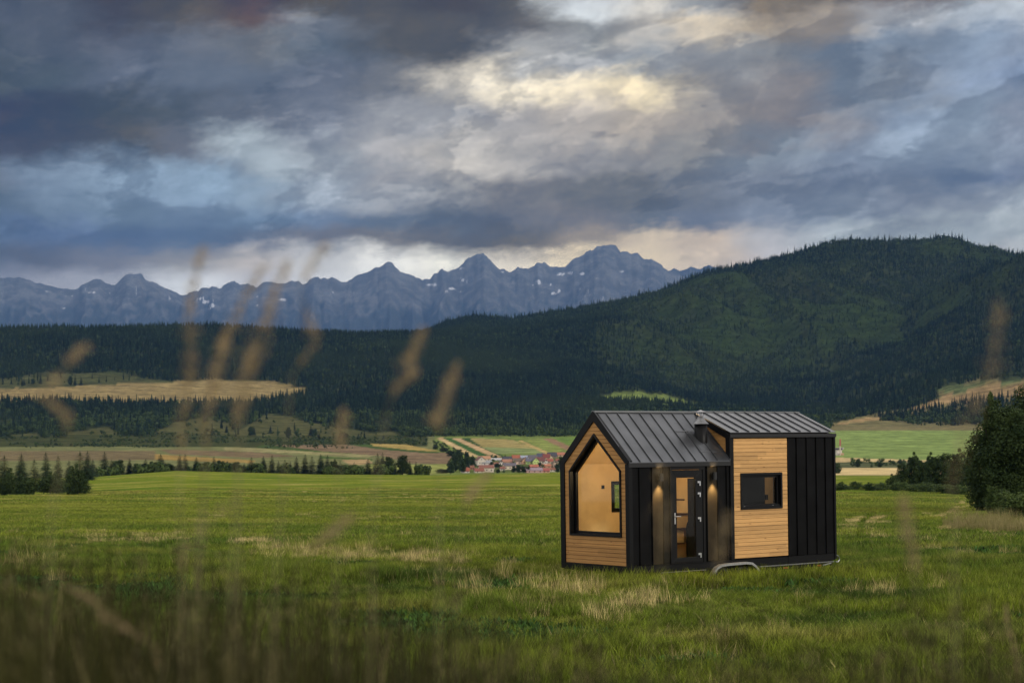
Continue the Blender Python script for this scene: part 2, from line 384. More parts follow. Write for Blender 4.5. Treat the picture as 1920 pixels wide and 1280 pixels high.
# ------------------------------------------------------------------ terrain
C12 = [-400, 0, 170, 330, 600, 820, 1050, 1300, 1570, 1750, 1920, 2300]
def R12(*v): return (C12, list(v))
RINGS = [
 (100, ([0], [987])), (150, ([0], [963])), (200, ([0, 1920], [949, 950])), (300, ([0, 900, 1920], [935, 934, 934])),
 (430, R12(927, 927, 924, 918, 919, 918, 915, 915, 917, 920, 924, 926)),
 (520, R12(918, 918, 914, 908, 910, 909, 906, 908, 919, 921, 925, 926)),
 (700, R12(906, 906, 900, 893, 897, 897, 894, 897, 905, 905, 905, 905)),
 (900, R12(899, 899, 894, 882, 889, 890, 885.5, 888, 895, 895, 895, 895)),
 (1000, R12(901, 901, 899, 891, 895, 894, 890, 893, 891, 891, 891, 891)),
 (1300, R12(902, 902, 900, 897, 898, 896, 897, 896, 884, 884, 884, 884)),
 (1500, R12(886, 886, 884, 881, 885, 889, 890, 888, 878, 878, 878, 878)),
 (1800, R12(868, 868, 867, 866, 868, 875, 876, 874, 869, 869, 869, 869)),
 (2100, R12(856, 856, 856, 856, 856, 861, 862, 862, 860, 860, 860, 860)),
 (2500, R12(842, 842, 841, 840, 839, 838, 843, 843, 838, 838, 838, 838)),
 (2900, R12(826, 826, 825, 824, 828, 822, 823, 823, 813, 813, 813, 813)),
 (3200, R12(805, 805, 800, 795, 806, 803, 803, 803, 797, 797, 796, 790)),
 (3500, R12(778, 778, 774, 770, 778, 776, 775, 780, 785, 768, 745, 700)),
 (3900, R12(740, 740, 740, 741, 745, 742, 740, 755, 770, 728, 704, 650)),
 (4200, R12(716, 716, 714, 711, 714, 712, 712, 735, 752, 700, 665, 600)),
 (4600, R12(664, 664, 662, 656, 665, 664, 684, 718, 745, 655, 600, 520)),
 (5000, ([-400, 0, 170, 330, 480, 600, 820, 960, 1100, 1300, 1420, 1550, 1620, 1700, 1800, 1920, 2300],
         [622, 622, 621, 617, 622, 627, 632, 640, 662, 706, 742, 742, 712, 662, 590, 522, 430])),
 (5450, ([-400, 600, 760, 900, 1100, 1300, 1500, 1700, 1800, 1920, 2300], [650, 650, 634, 618, 622, 640, 655, 655, 610, 560, 480])),
 (5900, ([-400, 600, 760, 900, 1050, 1200, 1350, 1500, 1700, 1800, 1920, 2300], [668, 660, 640, 600, 598, 575, 545, 530, 545, 530, 505, 470])),
 (6400, ([-400, 600, 740, 780, 830, 890, 960, 1050, 1150, 1250, 1320, 1430, 1500, 1560, 1600, 1690, 1770, 1800, 1830, 1920, 2300],
         [690, 680, 650, 632, 608, 595, 601, 586, 566, 540, 510, 488, 470, 450, 446, 448, 439, 443, 458, 482, 560])),
 (7200, ([-400, 2300], [700, 640])), (9000, ([0], [790])), (14000, ([0], [838])), (22000, ([0], [846]))]
NEAR = ([-40, 0, 3.5, 5, 8, 13, 18, 24, 38, 48, 60], [-.9, -.95, -1.0, -1.15, -1.75, -2.5, -2.9, -2.97, -2.96, -3.14, -3.35])
def raw_z(X, Y):
    px = 960 + F * X / np.maximum(Y, 20)
    z = np.interp(Y, NEAR[0], NEAR[1])
    Ys = [60.] + [r[0] for r in RINGS]
    zs = [np.full(X.shape, -3.35)] + [-(np.interp(px, *r[1]) - HY) / F * r[0] for r in RINGS]
    for i in range(len(Ys) - 1):
        m = (Y > Ys[i]) & (Y <= Ys[i + 1]); t = (Y - Ys[i]) / (Ys[i + 1] - Ys[i])
        z = np.where(m, zs[i] * (1 - t) + zs[i + 1] * t, z)
    z = np.where(Y > 22000, zs[-1], z)
    return z
NR, NC = 960, 780
rowY = (5 * np.exp(np.linspace(0, math.log(32000 / 5), NR))) - 30
colT = np.linspace(-.56, .50, NC)
GT, GY = np.meshgrid(colT, rowY)
GX = GT * (GY + 30)
GZ = raw_z(GX, GY)
for _ in range(8):   # round the breaks between rings
    Z2 = GZ.copy(); Z2[1:-1] = (GZ[:-2] + 2 * GZ[1:-1] + GZ[2:]) / 4
    keep = np.exp(-((GY - 900) / 25.) ** 2) + np.exp(-((GY - 6400) / 170.) ** 2) + np.exp(-((GY - 5000) / 150.) ** 2); GZ = Z2 * (1 - keep) + GZ * keep
def sst(x, a, b): t = np.clip((x - a) / (b - a), 0, 1); return t * t * (3 - 2 * t)
GPX = 960 + F * GX / np.maximum(GY, 20)
mtn = sst(GY, 3000, 3900) * (1 - sst(GY, 7000, 8000))
right = sst(GPX, 900, 1250)
rel = fbm(GX / 700, GY / 500, 5, 3) * 60 * mtn * (.45 + .75 * right)
SPUR = ridged((GX + .35 * GY) / 620, GY / 1500, 4, 11)
rel += (SPUR - .55) * 330 * sst(GY, 4300, 5200) * (1 - sst(GY, 6050, 6400)) * right
rel += fbm(GX / 90, GY / 70, 4, 7) * 5 * mtn
rel += fbm(GX / 260, GY / 200, 3, 9) * 2.2 * sst(GY, 1000, 1500) * (1 - sst(GY, 2800, 3200))
rel += fbm(GX / 14, GY / 14, 3, 5) * .10 * sst(GY, 45, 70) * (1 - sst(GY, 850, 900)) + fbm(GX / 3.2, GY / 3.2, 2, 6) * .04 * (GY < 60)
rel += fbm(GX / 60, GY / 60, 3, 15) * .45 * sst(GY, 60, 160) * (1 - sst(GY, 800, 900))
GZ = GZ + rel * (1 - .93 * sst(GY, 5850, 6250) * (1 - sst(GY, 6500, 6900)))
_rl = dict(RINGS)[6400]; _cap = -(np.interp(GPX, _rl[0], _rl[1]) + np.maximum(0, 6400 - GY) * .022 - HY) / F * GY
GZ = np.where((GY > 5150) & (GY < 6390) & (GPX > 740), np.minimum(GZ, _cap), GZ)
GZ += EYE
GPY = HY - F * (GZ - EYE) / np.maximum(GY, 1)
def lookup(A, X, Y):
    X = np.asarray(X, float); Y = np.asarray(Y, float)
    r = np.log(np.maximum(Y + 30, 5) / 5) / math.log(32000 / 5) * (NR - 1)
    c = (X / (Y + 30) - colT[0]) / (colT[-1] - colT[0]) * (NC - 1)
    r = np.clip(r, 0, NR - 1.001); c = np.clip(c, 0, NC - 1.001)
    i = r.astype(int); j = c.astype(int)
    # rows are spaced exponentially: use the true fraction inside the cell
    fy = (Y - rowY[i]) / (rowY[i + 1] - rowY[i]); fx = c - j; fy = np.clip(fy, 0, 1)
    return (A[i, j] * (1 - fx) + A[i, j + 1] * fx) * (1 - fy) + (A[i + 1, j] * (1 - fx) + A[i + 1, j + 1] * fx) * fy
def gz(X, Y): return lookup(GZ, X, Y)
def hit(px, py, ymin, ymax):
    """the ground point whose foot shows at (px, py), between two distances"""
    Ys = np.geomspace(ymin, ymax, 400); Xs = (px - 960) / F * Ys
    yy = HY - F * (gz(Xs, Ys) - EYE) / Ys
    k = int(np.argmin(np.abs(yy - py))); return Xs[k], Ys[k], float(gz(Xs[k], Ys[k]))

# what grows where
def between(x, y, top, bot):
    return (y > np.interp(x, top[0], top[1])) & (y < np.interp(x, bot[0], bot[1])) & (x > top[0][0]) & (x < top[0][-1])
WHEAT = lambda x, y: between(x, y, ([-400, 0, 130, 250, 400, 510, 578], [731, 728, 722, 717, 712, 714, 730]), ([-400, 0, 130, 200, 470, 578], [754, 753, 752, 755, 756, 738]))
PAST_T = lambda x, y: inpoly(x, y, [(-300, 720), (20, 707), (90, 700), (200, 698), (330, 716), (250, 719), (130, 724), (0, 730), (-300, 734)])
PAST_A = lambda x, y: inpoly(x, y, [(285, 815), (330, 790), (380, 783), (430, 792), (440, 812), (500, 775), (560, 785), (620, 800), (660, 806), (700, 812), (735, 808), (765, 824), (790, 834), (600, 838), (300, 842)]) | inpoly(x, y, [(120, 812), (200, 800), (240, 822), (130, 828)]) | inpoly(x, y, [(20, 815), (70, 812), (90, 840), (10, 842)])
MEADOW = lambda x, y: inpoly(x, y, [(1120, 742), (1180, 735), (1235, 738), (1280, 748), (1322, 764), (1240, 760), (1160, 752)])
HILL_R = lambda x, y: inpoly(x, y, [(1555, 800), (1575, 790), (1640, 775), (1700, 766), (1762, 746), (1755, 735), (1770, 722), (1840, 712), (2300, 690), (2300, 840), (1555, 840)])
COPSE = lambda x, y: inpoly(x, y, [(1638, 783), (1665, 776), (1700, 770), (1745, 764), (1800, 752), (1850, 745), (2300, 720), (2300, 800), (1800, 797), (1740, 795), (1690, 795)])
def lowland(x, y, Y): return (Y < 2950) | ((y > 832) & (x < 815)) | ((y > 821) & (x >= 815))
def shrubby(x, y, X, Y):
    """0..1: how open and bushy the mountain side is, relief light and shade included"""
    a = np.exp(-(((x - 1440) / 260.) ** 2 + ((y - 675) / 75.) ** 2)) + .9 * np.exp(-(((x - 1260) / 200.) ** 2 + ((y - 650) / 55.) ** 2))
    a += 1.0 * np.exp(-(((x - (1380 + (660 - y) * -1.9)) / 50.) ** 2)) * (y > 560) * (y < 700) * 0
    a += 1.1 * inpoly(x, y, [(1560, 560), (1600, 575), (1660, 610), (1705, 640), (1690, 650), (1640, 640), (1580, 610)])
    a += 1.1 * inpoly(x, y, [(1920, 470), (2000, 460), (2000, 505), (1900, 520), (1830, 560), (1760, 600), (1700, 630), (1730, 590), (1820, 530)])
    a += .8 * np.exp(-(((x - 1890) / 40.) ** 2 + ((y - 650) / 50.) ** 2))
    a *= sst(Y, 4300, 5000)
    a = a * .7 + 1.15 * sst(lookup(SPUR, X, Y), .60, .74) * sst(Y, 5050, 5400) * sst(x, 1000, 1250) - .3 * sst(lookup(SPUR, X, Y), .5, .36)  # spurs opened, gullies closed: relief light and shade put into the growth
    n = fbm(X / 170, Y / 110, 4, 31)
    return np.clip((a + n * .7 * sst(x, 950, 1200) - .15) * (.75 + 1.1 * fbm(X / 45, Y / 40, 3, 33)), 0, 1)

STRIPS = [
 ([(-400, 842), (60, 845), (290, 845), (300, 862), (-400, 866)], (106, 94, 68)),
 ([(300, 842), (480, 847), (560, 855), (480, 858), (320, 851)], (112, 96, 72)),
 ([(290, 851), (400, 858), (482, 863), (470, 868), (288, 861)], (142, 118, 68)),
 ([(420, 838), (520, 841), (600, 847), (700, 853), (690, 857), (560, 850), (420, 844)], (134, 128, 88)),
 ([(490, 834), (600, 840), (700, 849), (690, 852), (560, 845), (480, 839)], (68, 82, 44)),
 ([(512, 834), (650, 833), (720, 842), (848, 849), (844, 870), (770, 868), (720, 855), (600, 845)], (116, 98, 76)),
 ([(650, 833), (700, 832), (760, 838), (830, 848), (800, 849), (720, 843)], (66, 82, 42)),
 ([(695, 831), (760, 833), (828, 846), (790, 845), (700, 836)], (150, 130, 76)),
 ([(600, 855), (700, 860), (700, 863), (600, 859)], (70, 86, 44)),
 ([(640, 862), (690, 860), (700, 868), (660, 872)], (150, 128, 92)),
 ([(690, 870), (845, 871), (842, 888), (690, 890)], (132, 136, 76)),
 ([(817, 821), (829, 820), (903, 858), (880, 855)], (178, 154, 112)), ([(829, 820), (846, 821), (925, 858), (903, 858)], (62, 88, 46)),
 ([(846, 821), (862, 821), (945, 858), (925, 858)], (174, 146, 108)), ([(862, 821), (880, 821), (951, 858), (945, 858)], (58, 78, 42)),
 ([(880, 821), (960, 824), (1003, 840), (905, 838)], (146, 132, 84)), ([(905, 838), (1003, 840), (1030, 850), (930, 850)], (118, 128, 82)),
 ([(972, 826), (978, 825), (1034, 850), (1022, 850)], (164, 142, 92)), ([(985, 824), (1017, 822), (1060, 842), (1036, 850)], (120, 128, 68)),
 ([(1017, 822), (1036, 822), (1082, 842), (1060, 843)], (134, 108, 82)), ([(1036, 820), (1130, 815), (1130, 845), (1082, 842)], (98, 118, 56))]
gc = np.zeros((NR, NC, 3)); gc[:] = lin((90, 98, 56))
def paint(mask, c, k=1.0): gc[mask] = gc[mask] * (1 - k) + np.array(lin(c)) * k
far = GY > 1020
paint(far & (GPX < 860), (106, 108, 70)); paint(far & (GPX < 800) & (GPY + 2.5 * fbm(GX / 50, GY / 50, 3, 43) < 837), (62, 66, 38)); paint(far & (GPX >= 815) & (GPX < 1400), (104, 116, 60))
for poly, c in STRIPS: paint(far & (GY < 3100) & inpoly(GPX, GPY, poly), c)
_vm = np.exp(-(((GPX - 965) / 95.) ** 4 + ((GPY - 871) / 14.) ** 4)); _vm = (np.clip(_vm * 1.6, 0, 1) * (.55 + .45 * np.clip(.5 + fbm(GX / 18, GY / 18, 3, 47) * 2, 0, 1)) * (GY > 1350) * (GY < 2500))[..., None]
gc = gc * (1 - _vm) + np.array(lin((66, 70, 46))) * _vm
R_ = far & (GPX > 1400) & (GY < 3400)
wob = fbm(GX / 80, GY / 60, 3, 44) * 1.5
PYW = GPY + wob
paint(R_ & (PYW < 864), (116, 132, 74)); paint(R_ & (PYW >= 858 + (GPX - 1570) * .02) & (PYW < 868), (178, 156, 112))
paint(R_ & (PYW >= 866) & (PYW < 877.5), (80, 84, 58)); paint(R_ & (PYW >= 877) & (GPY < 893), (186, 164, 118)); paint(R_ & (GPY >= 891), (112, 130, 52))
hill = GY > 3000
paint(hill & (GPY < 845), (50, 56, 34)); paint(hill & (GPX > 1400) & (GPY > 793) & (GPY < 812), (112, 104, 72))
paint(hill & HILL_R(GPX, PYW) & (GPY < 799), (104, 98, 66))
paint(hill & inpoly(GPX, PYW, [(1700, 770), (1780, 738), (1860, 722), (2300, 700), (2300, 730), (1850, 748), (1760, 760)]), (136, 114, 80))
paint(hill & inpoly(GPX, PYW, [(1560, 798), (1600, 786), (1760, 772), (1760, 776), (1620, 790)]), (140, 118, 82))
paint(hill & inpoly(GPX, PYW, [(1755, 735), (1770, 722), (2300, 690), (2300, 706), (1860, 722), (1790, 738)]), (84, 92, 58))
_wt = np.interp(GPX, [-400, 0, 130, 250, 400, 510, 578], [731, 728, 722, 717, 712, 714, 730]); _wb = np.interp(GPX, [-400, 0, 130, 200, 470, 578], [754, 753, 752, 755, 756, 738])
_wm = (np.clip((GPY - _wt) / 2.2 + .5, 0, 1) * np.clip((_wb - GPY) / 2.2 + .5, 0, 1) * np.clip((578 - GPX) / 14, 0, 1) * hill * (GY < 5600))[..., None]
gc = gc * (1 - _wm) + np.array(lin((130, 114, 76))) * _wm
paint(hill & PAST_T(GPX, PYW), (70, 72, 44)); paint(hill & PAST_A(GPX, PYW), (76, 76, 46)); paint(hill & MEADOW(GPX, PYW), (104, 116, 60))
shr = shrubby(GPX, GPY, GX, GY)
gc = np.where(((GY > 4400) & (GPX > 900))[..., None], gc * (1 - shr[..., None]) + np.array(lin((45, 56, 28))) * shr[..., None], gc)
fieldm = np.where(GY < 985, 1.0, 0.0)
# bare wheel tracks in the meadow on the right
TRACKS = [[(1592, 1004), (1592, 990), (1600, 979), (1615, 971)], [(1652, 1010), (1634, 998), (1630, 984), (1640, 974), (1660, 968)],
          [(1760, 972), (1785, 960), (1802, 946), (1815, 930)], [(1795, 968), (1812, 952), (1830, 940)], [(1760, 995), (1800, 990), (1850, 1000), (1890, 1012)]]
def track_mask(px, py, rad=8.0):
    m = np.zeros(np.shape(px))
    for tr in TRACKS:
        for (x0, y0), (x1, y1) in zip(tr[:-1], tr[1:]):
            t = np.clip(((px - x0) * (x1 - x0) + (py - y0) * (y1 - y0) * 9) / ((x1 - x0) ** 2 + 9 * (y1 - y0) ** 2), 0, 1)
            dd = np.hypot(px - x0 - t * (x1 - x0), (py - y0 - t * (y1 - y0)) * 2.2)
            m = np.maximum(m, 1 - np.clip(dd / rad, 0, 1))
    return m
trk = np.where(GY < 400, track_mask(GPX, GPY), 0)
idx = np.arange(NR * NC).reshape(NR, NC)
Q = np.stack([idx[:-1, :-1], idx[:-1, 1:], idx[1:, 1:], idx[1:, :-1]], -1).reshape(-1, 4)
gme = mesh_np('ground', np.stack([GX, GY, GZ], -1).reshape(-1, 3), Q, True)
add_attr(gme, 'land', np.concatenate([gc.reshape(-1, 3), np.ones((NR * NC, 1))], 1), 'FLOAT_COLOR')
add_attr(gme, 'field', fieldm); add_attr(gme, 'track', trk)
gm = bpy.data.materials.new('ground'); gm.use_nodes = True; t = NT(gm.node_tree)
p = t.n('ShaderNodeBsdfPrincipled'); o_ = t.n('ShaderNodeOutputMaterial'); t.l(p.outputs[0], o_.inputs[0])
at_ = t.n('ShaderNodeAttribute', attribute_name='land'); af = t.n('ShaderNodeAttribute', attribute_name='field'); ak = t.n('ShaderNodeAttribute', attribute_name='track')
geo = t.n('ShaderNodeNewGeometry'); gs = t.sep(geo.outputs['Position'])
fine = t.noise(t.comb(t.math('MULTIPLY', gs[0], .012), t.math('MULTIPLY', gs[1], .05), 0), 1, 7, .65)
fine2 = t.noise(geo.outputs['Position'], .06, 5, .65)
kk = t.math('MULTIPLY', t.smooth(fine[0], .3, .7, .62, 1.36), t.smooth(fine2[0], .25, .75, .66, 1.32))
lc = t.mix(1, at_.outputs['Color'], t.comb(kk, kk, kk), 'MULTIPLY')
fc = field_colour(t)
gr = t.noise(geo.outputs['Position'], 1.4, 6, .7)
k2 = t.smooth(gr[0], .3, .72, .62, 1.42); fc = t.mix(1, fc, t.comb(k2, k2, k2), 'MULTIPLY')
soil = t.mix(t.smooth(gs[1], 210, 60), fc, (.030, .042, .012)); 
cc = t.mix(af.outputs['Fac'], lc, soil)
cc = t.mix(t.math('MULTIPLY', ak.outputs['Fac'], t.smooth(gr[0], .2, .5, .4, 1.0)), cc, (.26, .21, .12))
t.l(cc, p.inputs['Base Color']); p.inputs['Roughness'].default_value = .95; p.inputs['Specular IOR Level'].default_value = .0
ground = link('ground', gme, gm); tag(ground, kind='structure')

# ------------------------------------------------------------------ far range
SKYL = [(-400,530),(-200,515),(-60,528),(0,521),(45,519),(55,527),(80,533),(108,538),(122,541),(140,541),(160,532),(182,521),(200,531),(210,536),(222,528),(235,516),(250,513),(265,513),(275,525),(300,535),(325,546),(340,552),(360,549),(380,541),(395,537),(410,541),(425,532),(440,527),(450,535),(465,531),(480,539),(497,527),(510,529),(530,530),(545,527),(560,526),(570,532),(580,524),(598,519),(610,523),(622,519),(640,529),(660,522),(675,513),(695,506),(705,499),(712,502),(728,489),(740,497),(748,506),(762,512),(780,521),(806,525),(815,512),(830,504),(840,511),(855,505),(875,485),(888,478),(905,474),(915,484),(932,500),(945,506),(960,508),(970,501),(990,505),(1005,494),(1020,490),(1035,499),(1060,501),(1075,485),(1095,478),(1105,467),(1112,470),(1120,463),(1135,460),(1155,461),(1165,471),(1185,475),(1195,474),(1208,487),(1222,485),(1240,497),(1260,512),(1290,522),(1400,540),(1700,520),(2400,540)]
sx, sy = zip(*SKYL)
MR, MC = 190, 900
mpx = np.linspace(-380, 2380, MC); mY = np.concatenate([np.linspace(21700, 30000, 150), np.linspace(30090, 33300, 40)])
PX, MY = np.meshgrid(mpx, mY)
sl = np.interp(PX, sx, sy)
fr = np.clip((MY - 21700) / 8300, 0, 1); bk = np.clip((MY - 30000) / 3300, 0, 1)
warp = fbm(MY / 2250, PX / 150, 3, 71) * 55 * (1 - fr)
slw = np.interp(PX + warp, sx, sy)
ridge = (HY - slw) / F * 30000 + fbm(PX / 7, MY * 0, 3, 77) * 34
base_z = 1000
spur = ridged((PX + warp * .6) / 62, MY / 3900, 5, 81)
shape = fr ** 1.25
MZ = base_z * fr ** .5 * .6 + (ridge - base_z * .6) * shape * (1 - bk * .55)
MZ += (spur - .6) * 720 * np.sin(np.pi * np.clip(fr, 0, 1)) ** .8 * (bk == 0)
MZ += (ridged(PX / 17, MY / 1050, 4, 91) - .55) * 90 * np.sin(np.pi * np.clip(fr * .97, 0, 1)) ** .6 * (bk == 0)
MZ = np.minimum(MZ, (HY - sl) / F * MY + fbm(PX / 7, MY * 0, 3, 77) * 34 - 1)
MXw = (PX - 960) / F * MY
MPY = HY - F * MZ / MY
hN = MZ / 2500
snow = np.zeros_like(MZ)
for (x, y, rx, ry) in [(386,566,9,4),(398,572,6,4),(376,560,5,3),(392,580,5,2),(90,546,6,2),(128,555,10,2),(175,548,8,2),(120,578,4,2),(484,556,5,2),(530,562,9,3),(482,572,4,2),(624,548,5,2),(812,534,13,3),(845,541,7,3),(838,546,6,2),(864,503,9,2),(868,526,4,5),(862,547,3,2),(1010,529,6,5),(1000,534,3,2),(1052,514,10,4),(1072,512,10,3),(1092,513,6,3),(1032,533,3,2),(1038,550,8,3),(1048,545,3,4),(1166,509,8,4),(1088,543,3,4),(942,510,4,2)]:
    snow = np.maximum(snow, np.exp(-(((PX - x) / rx) ** 2 + ((MPY - y) / ry) ** 2)))
snow = snow * (.8 + .9 * fbm(PX / 3.5, MY / 150, 4, 95)) + .55 * sst(ridged(PX / 6, MY / 900, 3, 96), .80, .93) * sst(MPY, 505, 525) * (1 - sst(MPY, 560, 585)) * sst(fbm(PX / 60, MY / 3000, 2, 98), -.05, .3)
rock = sst(MPY + fbm(PX / 14, MY / 260, 5, 97) * 55, 598, 560)
idx = np.arange(MR * MC).reshape(MR, MC)
Q = np.stack([idx[:-1, :-1], idx[:-1, 1:], idx[1:, 1:], idx[1:, :-1]], -1).reshape(-1, 4)
mme = mesh_np('mountains', np.stack([MXw, MY, MZ + EYE], -1).reshape(-1, 3), Q, True)
add_attr(mme, 'snow', snow); add_attr(mme, 'rock', rock)
mm = bpy.data.materials.new('mountain_rock'); mm.use_nodes = True; t = NT(mm.node_tree)
p = t.n('ShaderNodeBsdfPrincipled'); o_ = t.n('ShaderNodeOutputMaterial'); t.l(p.outputs[0], o_.inputs[0])
a1 = t.n('ShaderNodeAttribute', attribute_name='snow'); a2 = t.n('ShaderNodeAttribute', attribute_name='rock')
g = t.n('ShaderNodeNewGeometry'); n1 = t.noise(g.outputs['Position'], .0027, 8, .68); n2 = t.noise(g.outputs['Position'], .009, 6, .7)
c = t.mix(t.smooth(n1[0], .42, .62), (.085, .092, .10), (.15, .155, .16))
c = t.mix(t.math('MULTIPLY', t.smooth(n2[0], .55, .66), .5), c, (.24, .24, .25))
c = t.mix(a2.outputs['Fac'], (.055, .068, .078), c)  # rock and lower slopes paled: some distance haze is put into these colours
c = t.mix(t.smooth(a1.outputs['Fac'], .34, .66, 0, .7), c, (.70, .71, .76))
t.l(c, p.inputs['Base Color']); p.inputs['Roughness'].default_value = .95; p.inputs['Specular IOR Level'].default_value = .1
link('mountains', mme, mm)['kind'] = 'structure'
# a paler, farther ridge just right of the highest massif
fp = [(1180,540),(1240,515),(1262,503),(1275,508),(1295,501),(1310,505),(1330,497),(1360,506),(1400,500),(1460,515),(1600,520)]
fx_, fy_ = zip(*fp); q = np.linspace(1180, 1600, 140); V = []; 
for k, (Yk, s) in enumerate([(30600, .0), (31700, .72), (32500, 1.0), (33300, .7)]):
    zz = (HY - np.interp(q, fx_, fy_)) / F * 32500 * s + fbm(q / 5, q * 0 + k, 3, 99) * 25
    V.append(np.stack([(q - 960) / F * Yk, q * 0 + Yk, zz + EYE], -1))
V = np.concatenate(V); idx = np.arange(4 * 140).reshape(4, 140); Q = np.stack([idx[:-1, :-1], idx[:-1, 1:], idx[1:, 1:], idx[1:, :-1]], -1).reshape(-1, 4)
ffm = mesh_np('distant_ridge', V, Q, True); add_attr(ffm, 'snow', np.zeros(len(V))); add_attr(ffm, 'rock', np.ones(len(V)) * .8)
link('distant_ridge', ffm, mm)['kind'] = 'structure'

# ------------------------------------------------------------------ tree meshes
random.seed(5); rs = np.random.RandomState(5)
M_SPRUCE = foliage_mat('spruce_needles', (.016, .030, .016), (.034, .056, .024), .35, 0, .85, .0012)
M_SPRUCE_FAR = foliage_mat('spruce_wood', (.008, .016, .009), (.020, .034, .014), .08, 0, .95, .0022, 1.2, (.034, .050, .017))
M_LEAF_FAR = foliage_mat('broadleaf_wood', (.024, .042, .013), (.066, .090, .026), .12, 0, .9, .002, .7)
M_LEAF = foliage_mat('tree_leaves', (.028, .048, .014), (.072, .105, .030), .55, .25, .6, .1, .25)
M_LEAFD = foliage_mat('dark_tree_leaves', (.020, .036, .012), (.044, .066, .020), .55, .15, .65, .1, .3)
M_BUSH = foliage_mat('bush_leaves', (.040, .068, .018), (.085, .118, .034), .8, .25, .6, .1, .3)
M_WEED = foliage_mat('dry_weeds', (.16, .15, .05), (.34, .28, .13), 2.0, .25, .7, .1, .3)
M_BARK = pmat('bark', (.055, .042, .032), .9, .3, 6)

def tri_mesh(name, V, mat, smooth=False):
    V = np.asarray(V, np.float32); n = len(V) // 3
    me = mesh_np(name, V, np.arange(n * 3).reshape(-1, 3), smooth); me.materials.append(mat); return me
def conifer_lo(name, seed, mat, H=20., R=3.2):
    r = np.random.RandomState(seed); V = []
    L = 7; n = 6
    for i in range(L):
        z0 = H * (.05 + .86 * i / L); z1 = z0 + H * .27; rad = R * (1 - i / (L + .3)) ** .85 * (.85 + .3 * r.rand())
        z1 = min(z1, H); off = r.rand() * 6; cx, cy = r.randn(2) * .15
        ring = [(cx + rad * (.65 + .6 * r.rand()) * math.cos(off + k * 2 * math.pi / n), cy + rad * (.65 + .6 * r.rand()) * math.sin(off + k * 2 * math.pi / n), z0 - H * .05 * r.rand()) for k in range(n)]
        mid = [(cx + rad * .35 * math.cos(off + (k + .5) * 2 * math.pi / n), cy + rad * .35 * math.sin(off + (k + .5) * 2 * math.pi / n), z0 + H * .05) for k in range(n)]
        top = (cx * .3, cy * .3, z1)
        for k in range(n):
            V += [ring[k], mid[k], top]; V += [ring[(k + 1) % n], top, mid[k]]
    return tri_mesh(name, V, mat)
def leaf_lo(name, seed, mat, H=12., R=4.5, n=150):
    """crown of overlapping leaf clumps"""
    r = np.random.RandomState(seed); V = []
    cl = [(r.randn() * R * .35, r.randn() * R * .35, H * (.35 + .45 * r.rand()), R * (.45 + .25 * r.rand())) for _ in range(5)]
    for i in range(n):
        c = cl[i % 5]; d = r.randn(3); d /= np.linalg.norm(d); d[2] = d[2] * .9 + .1
        pz = np.array(c[:3]) + d * c[3] * (.8 + .3 * r.rand()); pz[2] = max(pz[2], H * .02)
        t1 = np.cross(d, r.randn(3)); t1 /= np.linalg.norm(t1); t2 = np.cross(d, t1); s = c[3] * (.38 + .2 * r.rand())
        tip = d * s * .35
        V += [pz + t1 * s + tip * 0, pz - t1 * s * .5 + t2 * s * .8, pz - t1 * s * .5 - t2 * s * .8 + tip]
    return tri_mesh(name, V, mat)
def conifer_hi(seed, H=16., R=2.9, whorls=36, per=12, n=3):
    """spruce: drooping boughs, each a bent spray of needle-covered twigs"""
    r = np.random.RandomState(seed); V = []
    for i in range(whorls):
        f = i / whorls; z = H * (.045 + .93 * f); L0 = R * (1 - f) ** .66 * (.82 + .3 * r.rand()) + .15
        for k in range(per if f < .7 else per - 3):
            th = r.rand() * 2 * math.pi; L = L0 * (.55 + .6 * r.rand()); dirv = np.array([math.cos(th), math.sin(th), 0]); sd = np.array([-dirv[1], dirv[0], 0])
            up = .30 * (1 - f) - .12 + .15 * f
            segs = 4; P = [np.array([0, 0, z])]
            for s in range(1, segs + 1):
                q = s / segs; P.append(np.array([0, 0, z]) + dirv * L * q + np.array([0, 0, L * (-.42 * q * q + up * .4 * q)]))
            for s in range(segs):
                a, b = P[s], P[s + 1]; wd = L * .40 * (1 - .55 * s / segs) * (.7 + .6 * r.rand())
                for sg in (-1, 1):
                    for u in range(n):
                        o_ = a + (b - a) * (u / n + .1 * r.rand()); e_ = o_ + dirv * wd * .7 + sd * sg * wd * (.6 + .5 * r.rand()) + np.array([0, 0, -wd * (.25 + .35 * r.rand())])
                        wv = (b - a) / np.linalg.norm(b - a) * wd * .33
                        V += [o_, o_ + wv + np.array([0, 0, .04]), e_]
    V += [(-.12, 0, H * .9), (.12, 0, H * .9), (0, 0, H * 1.02), (0, -.12, H * .9), (0, .12, H * .9), (0, 0, H * 1.02)]
    return V
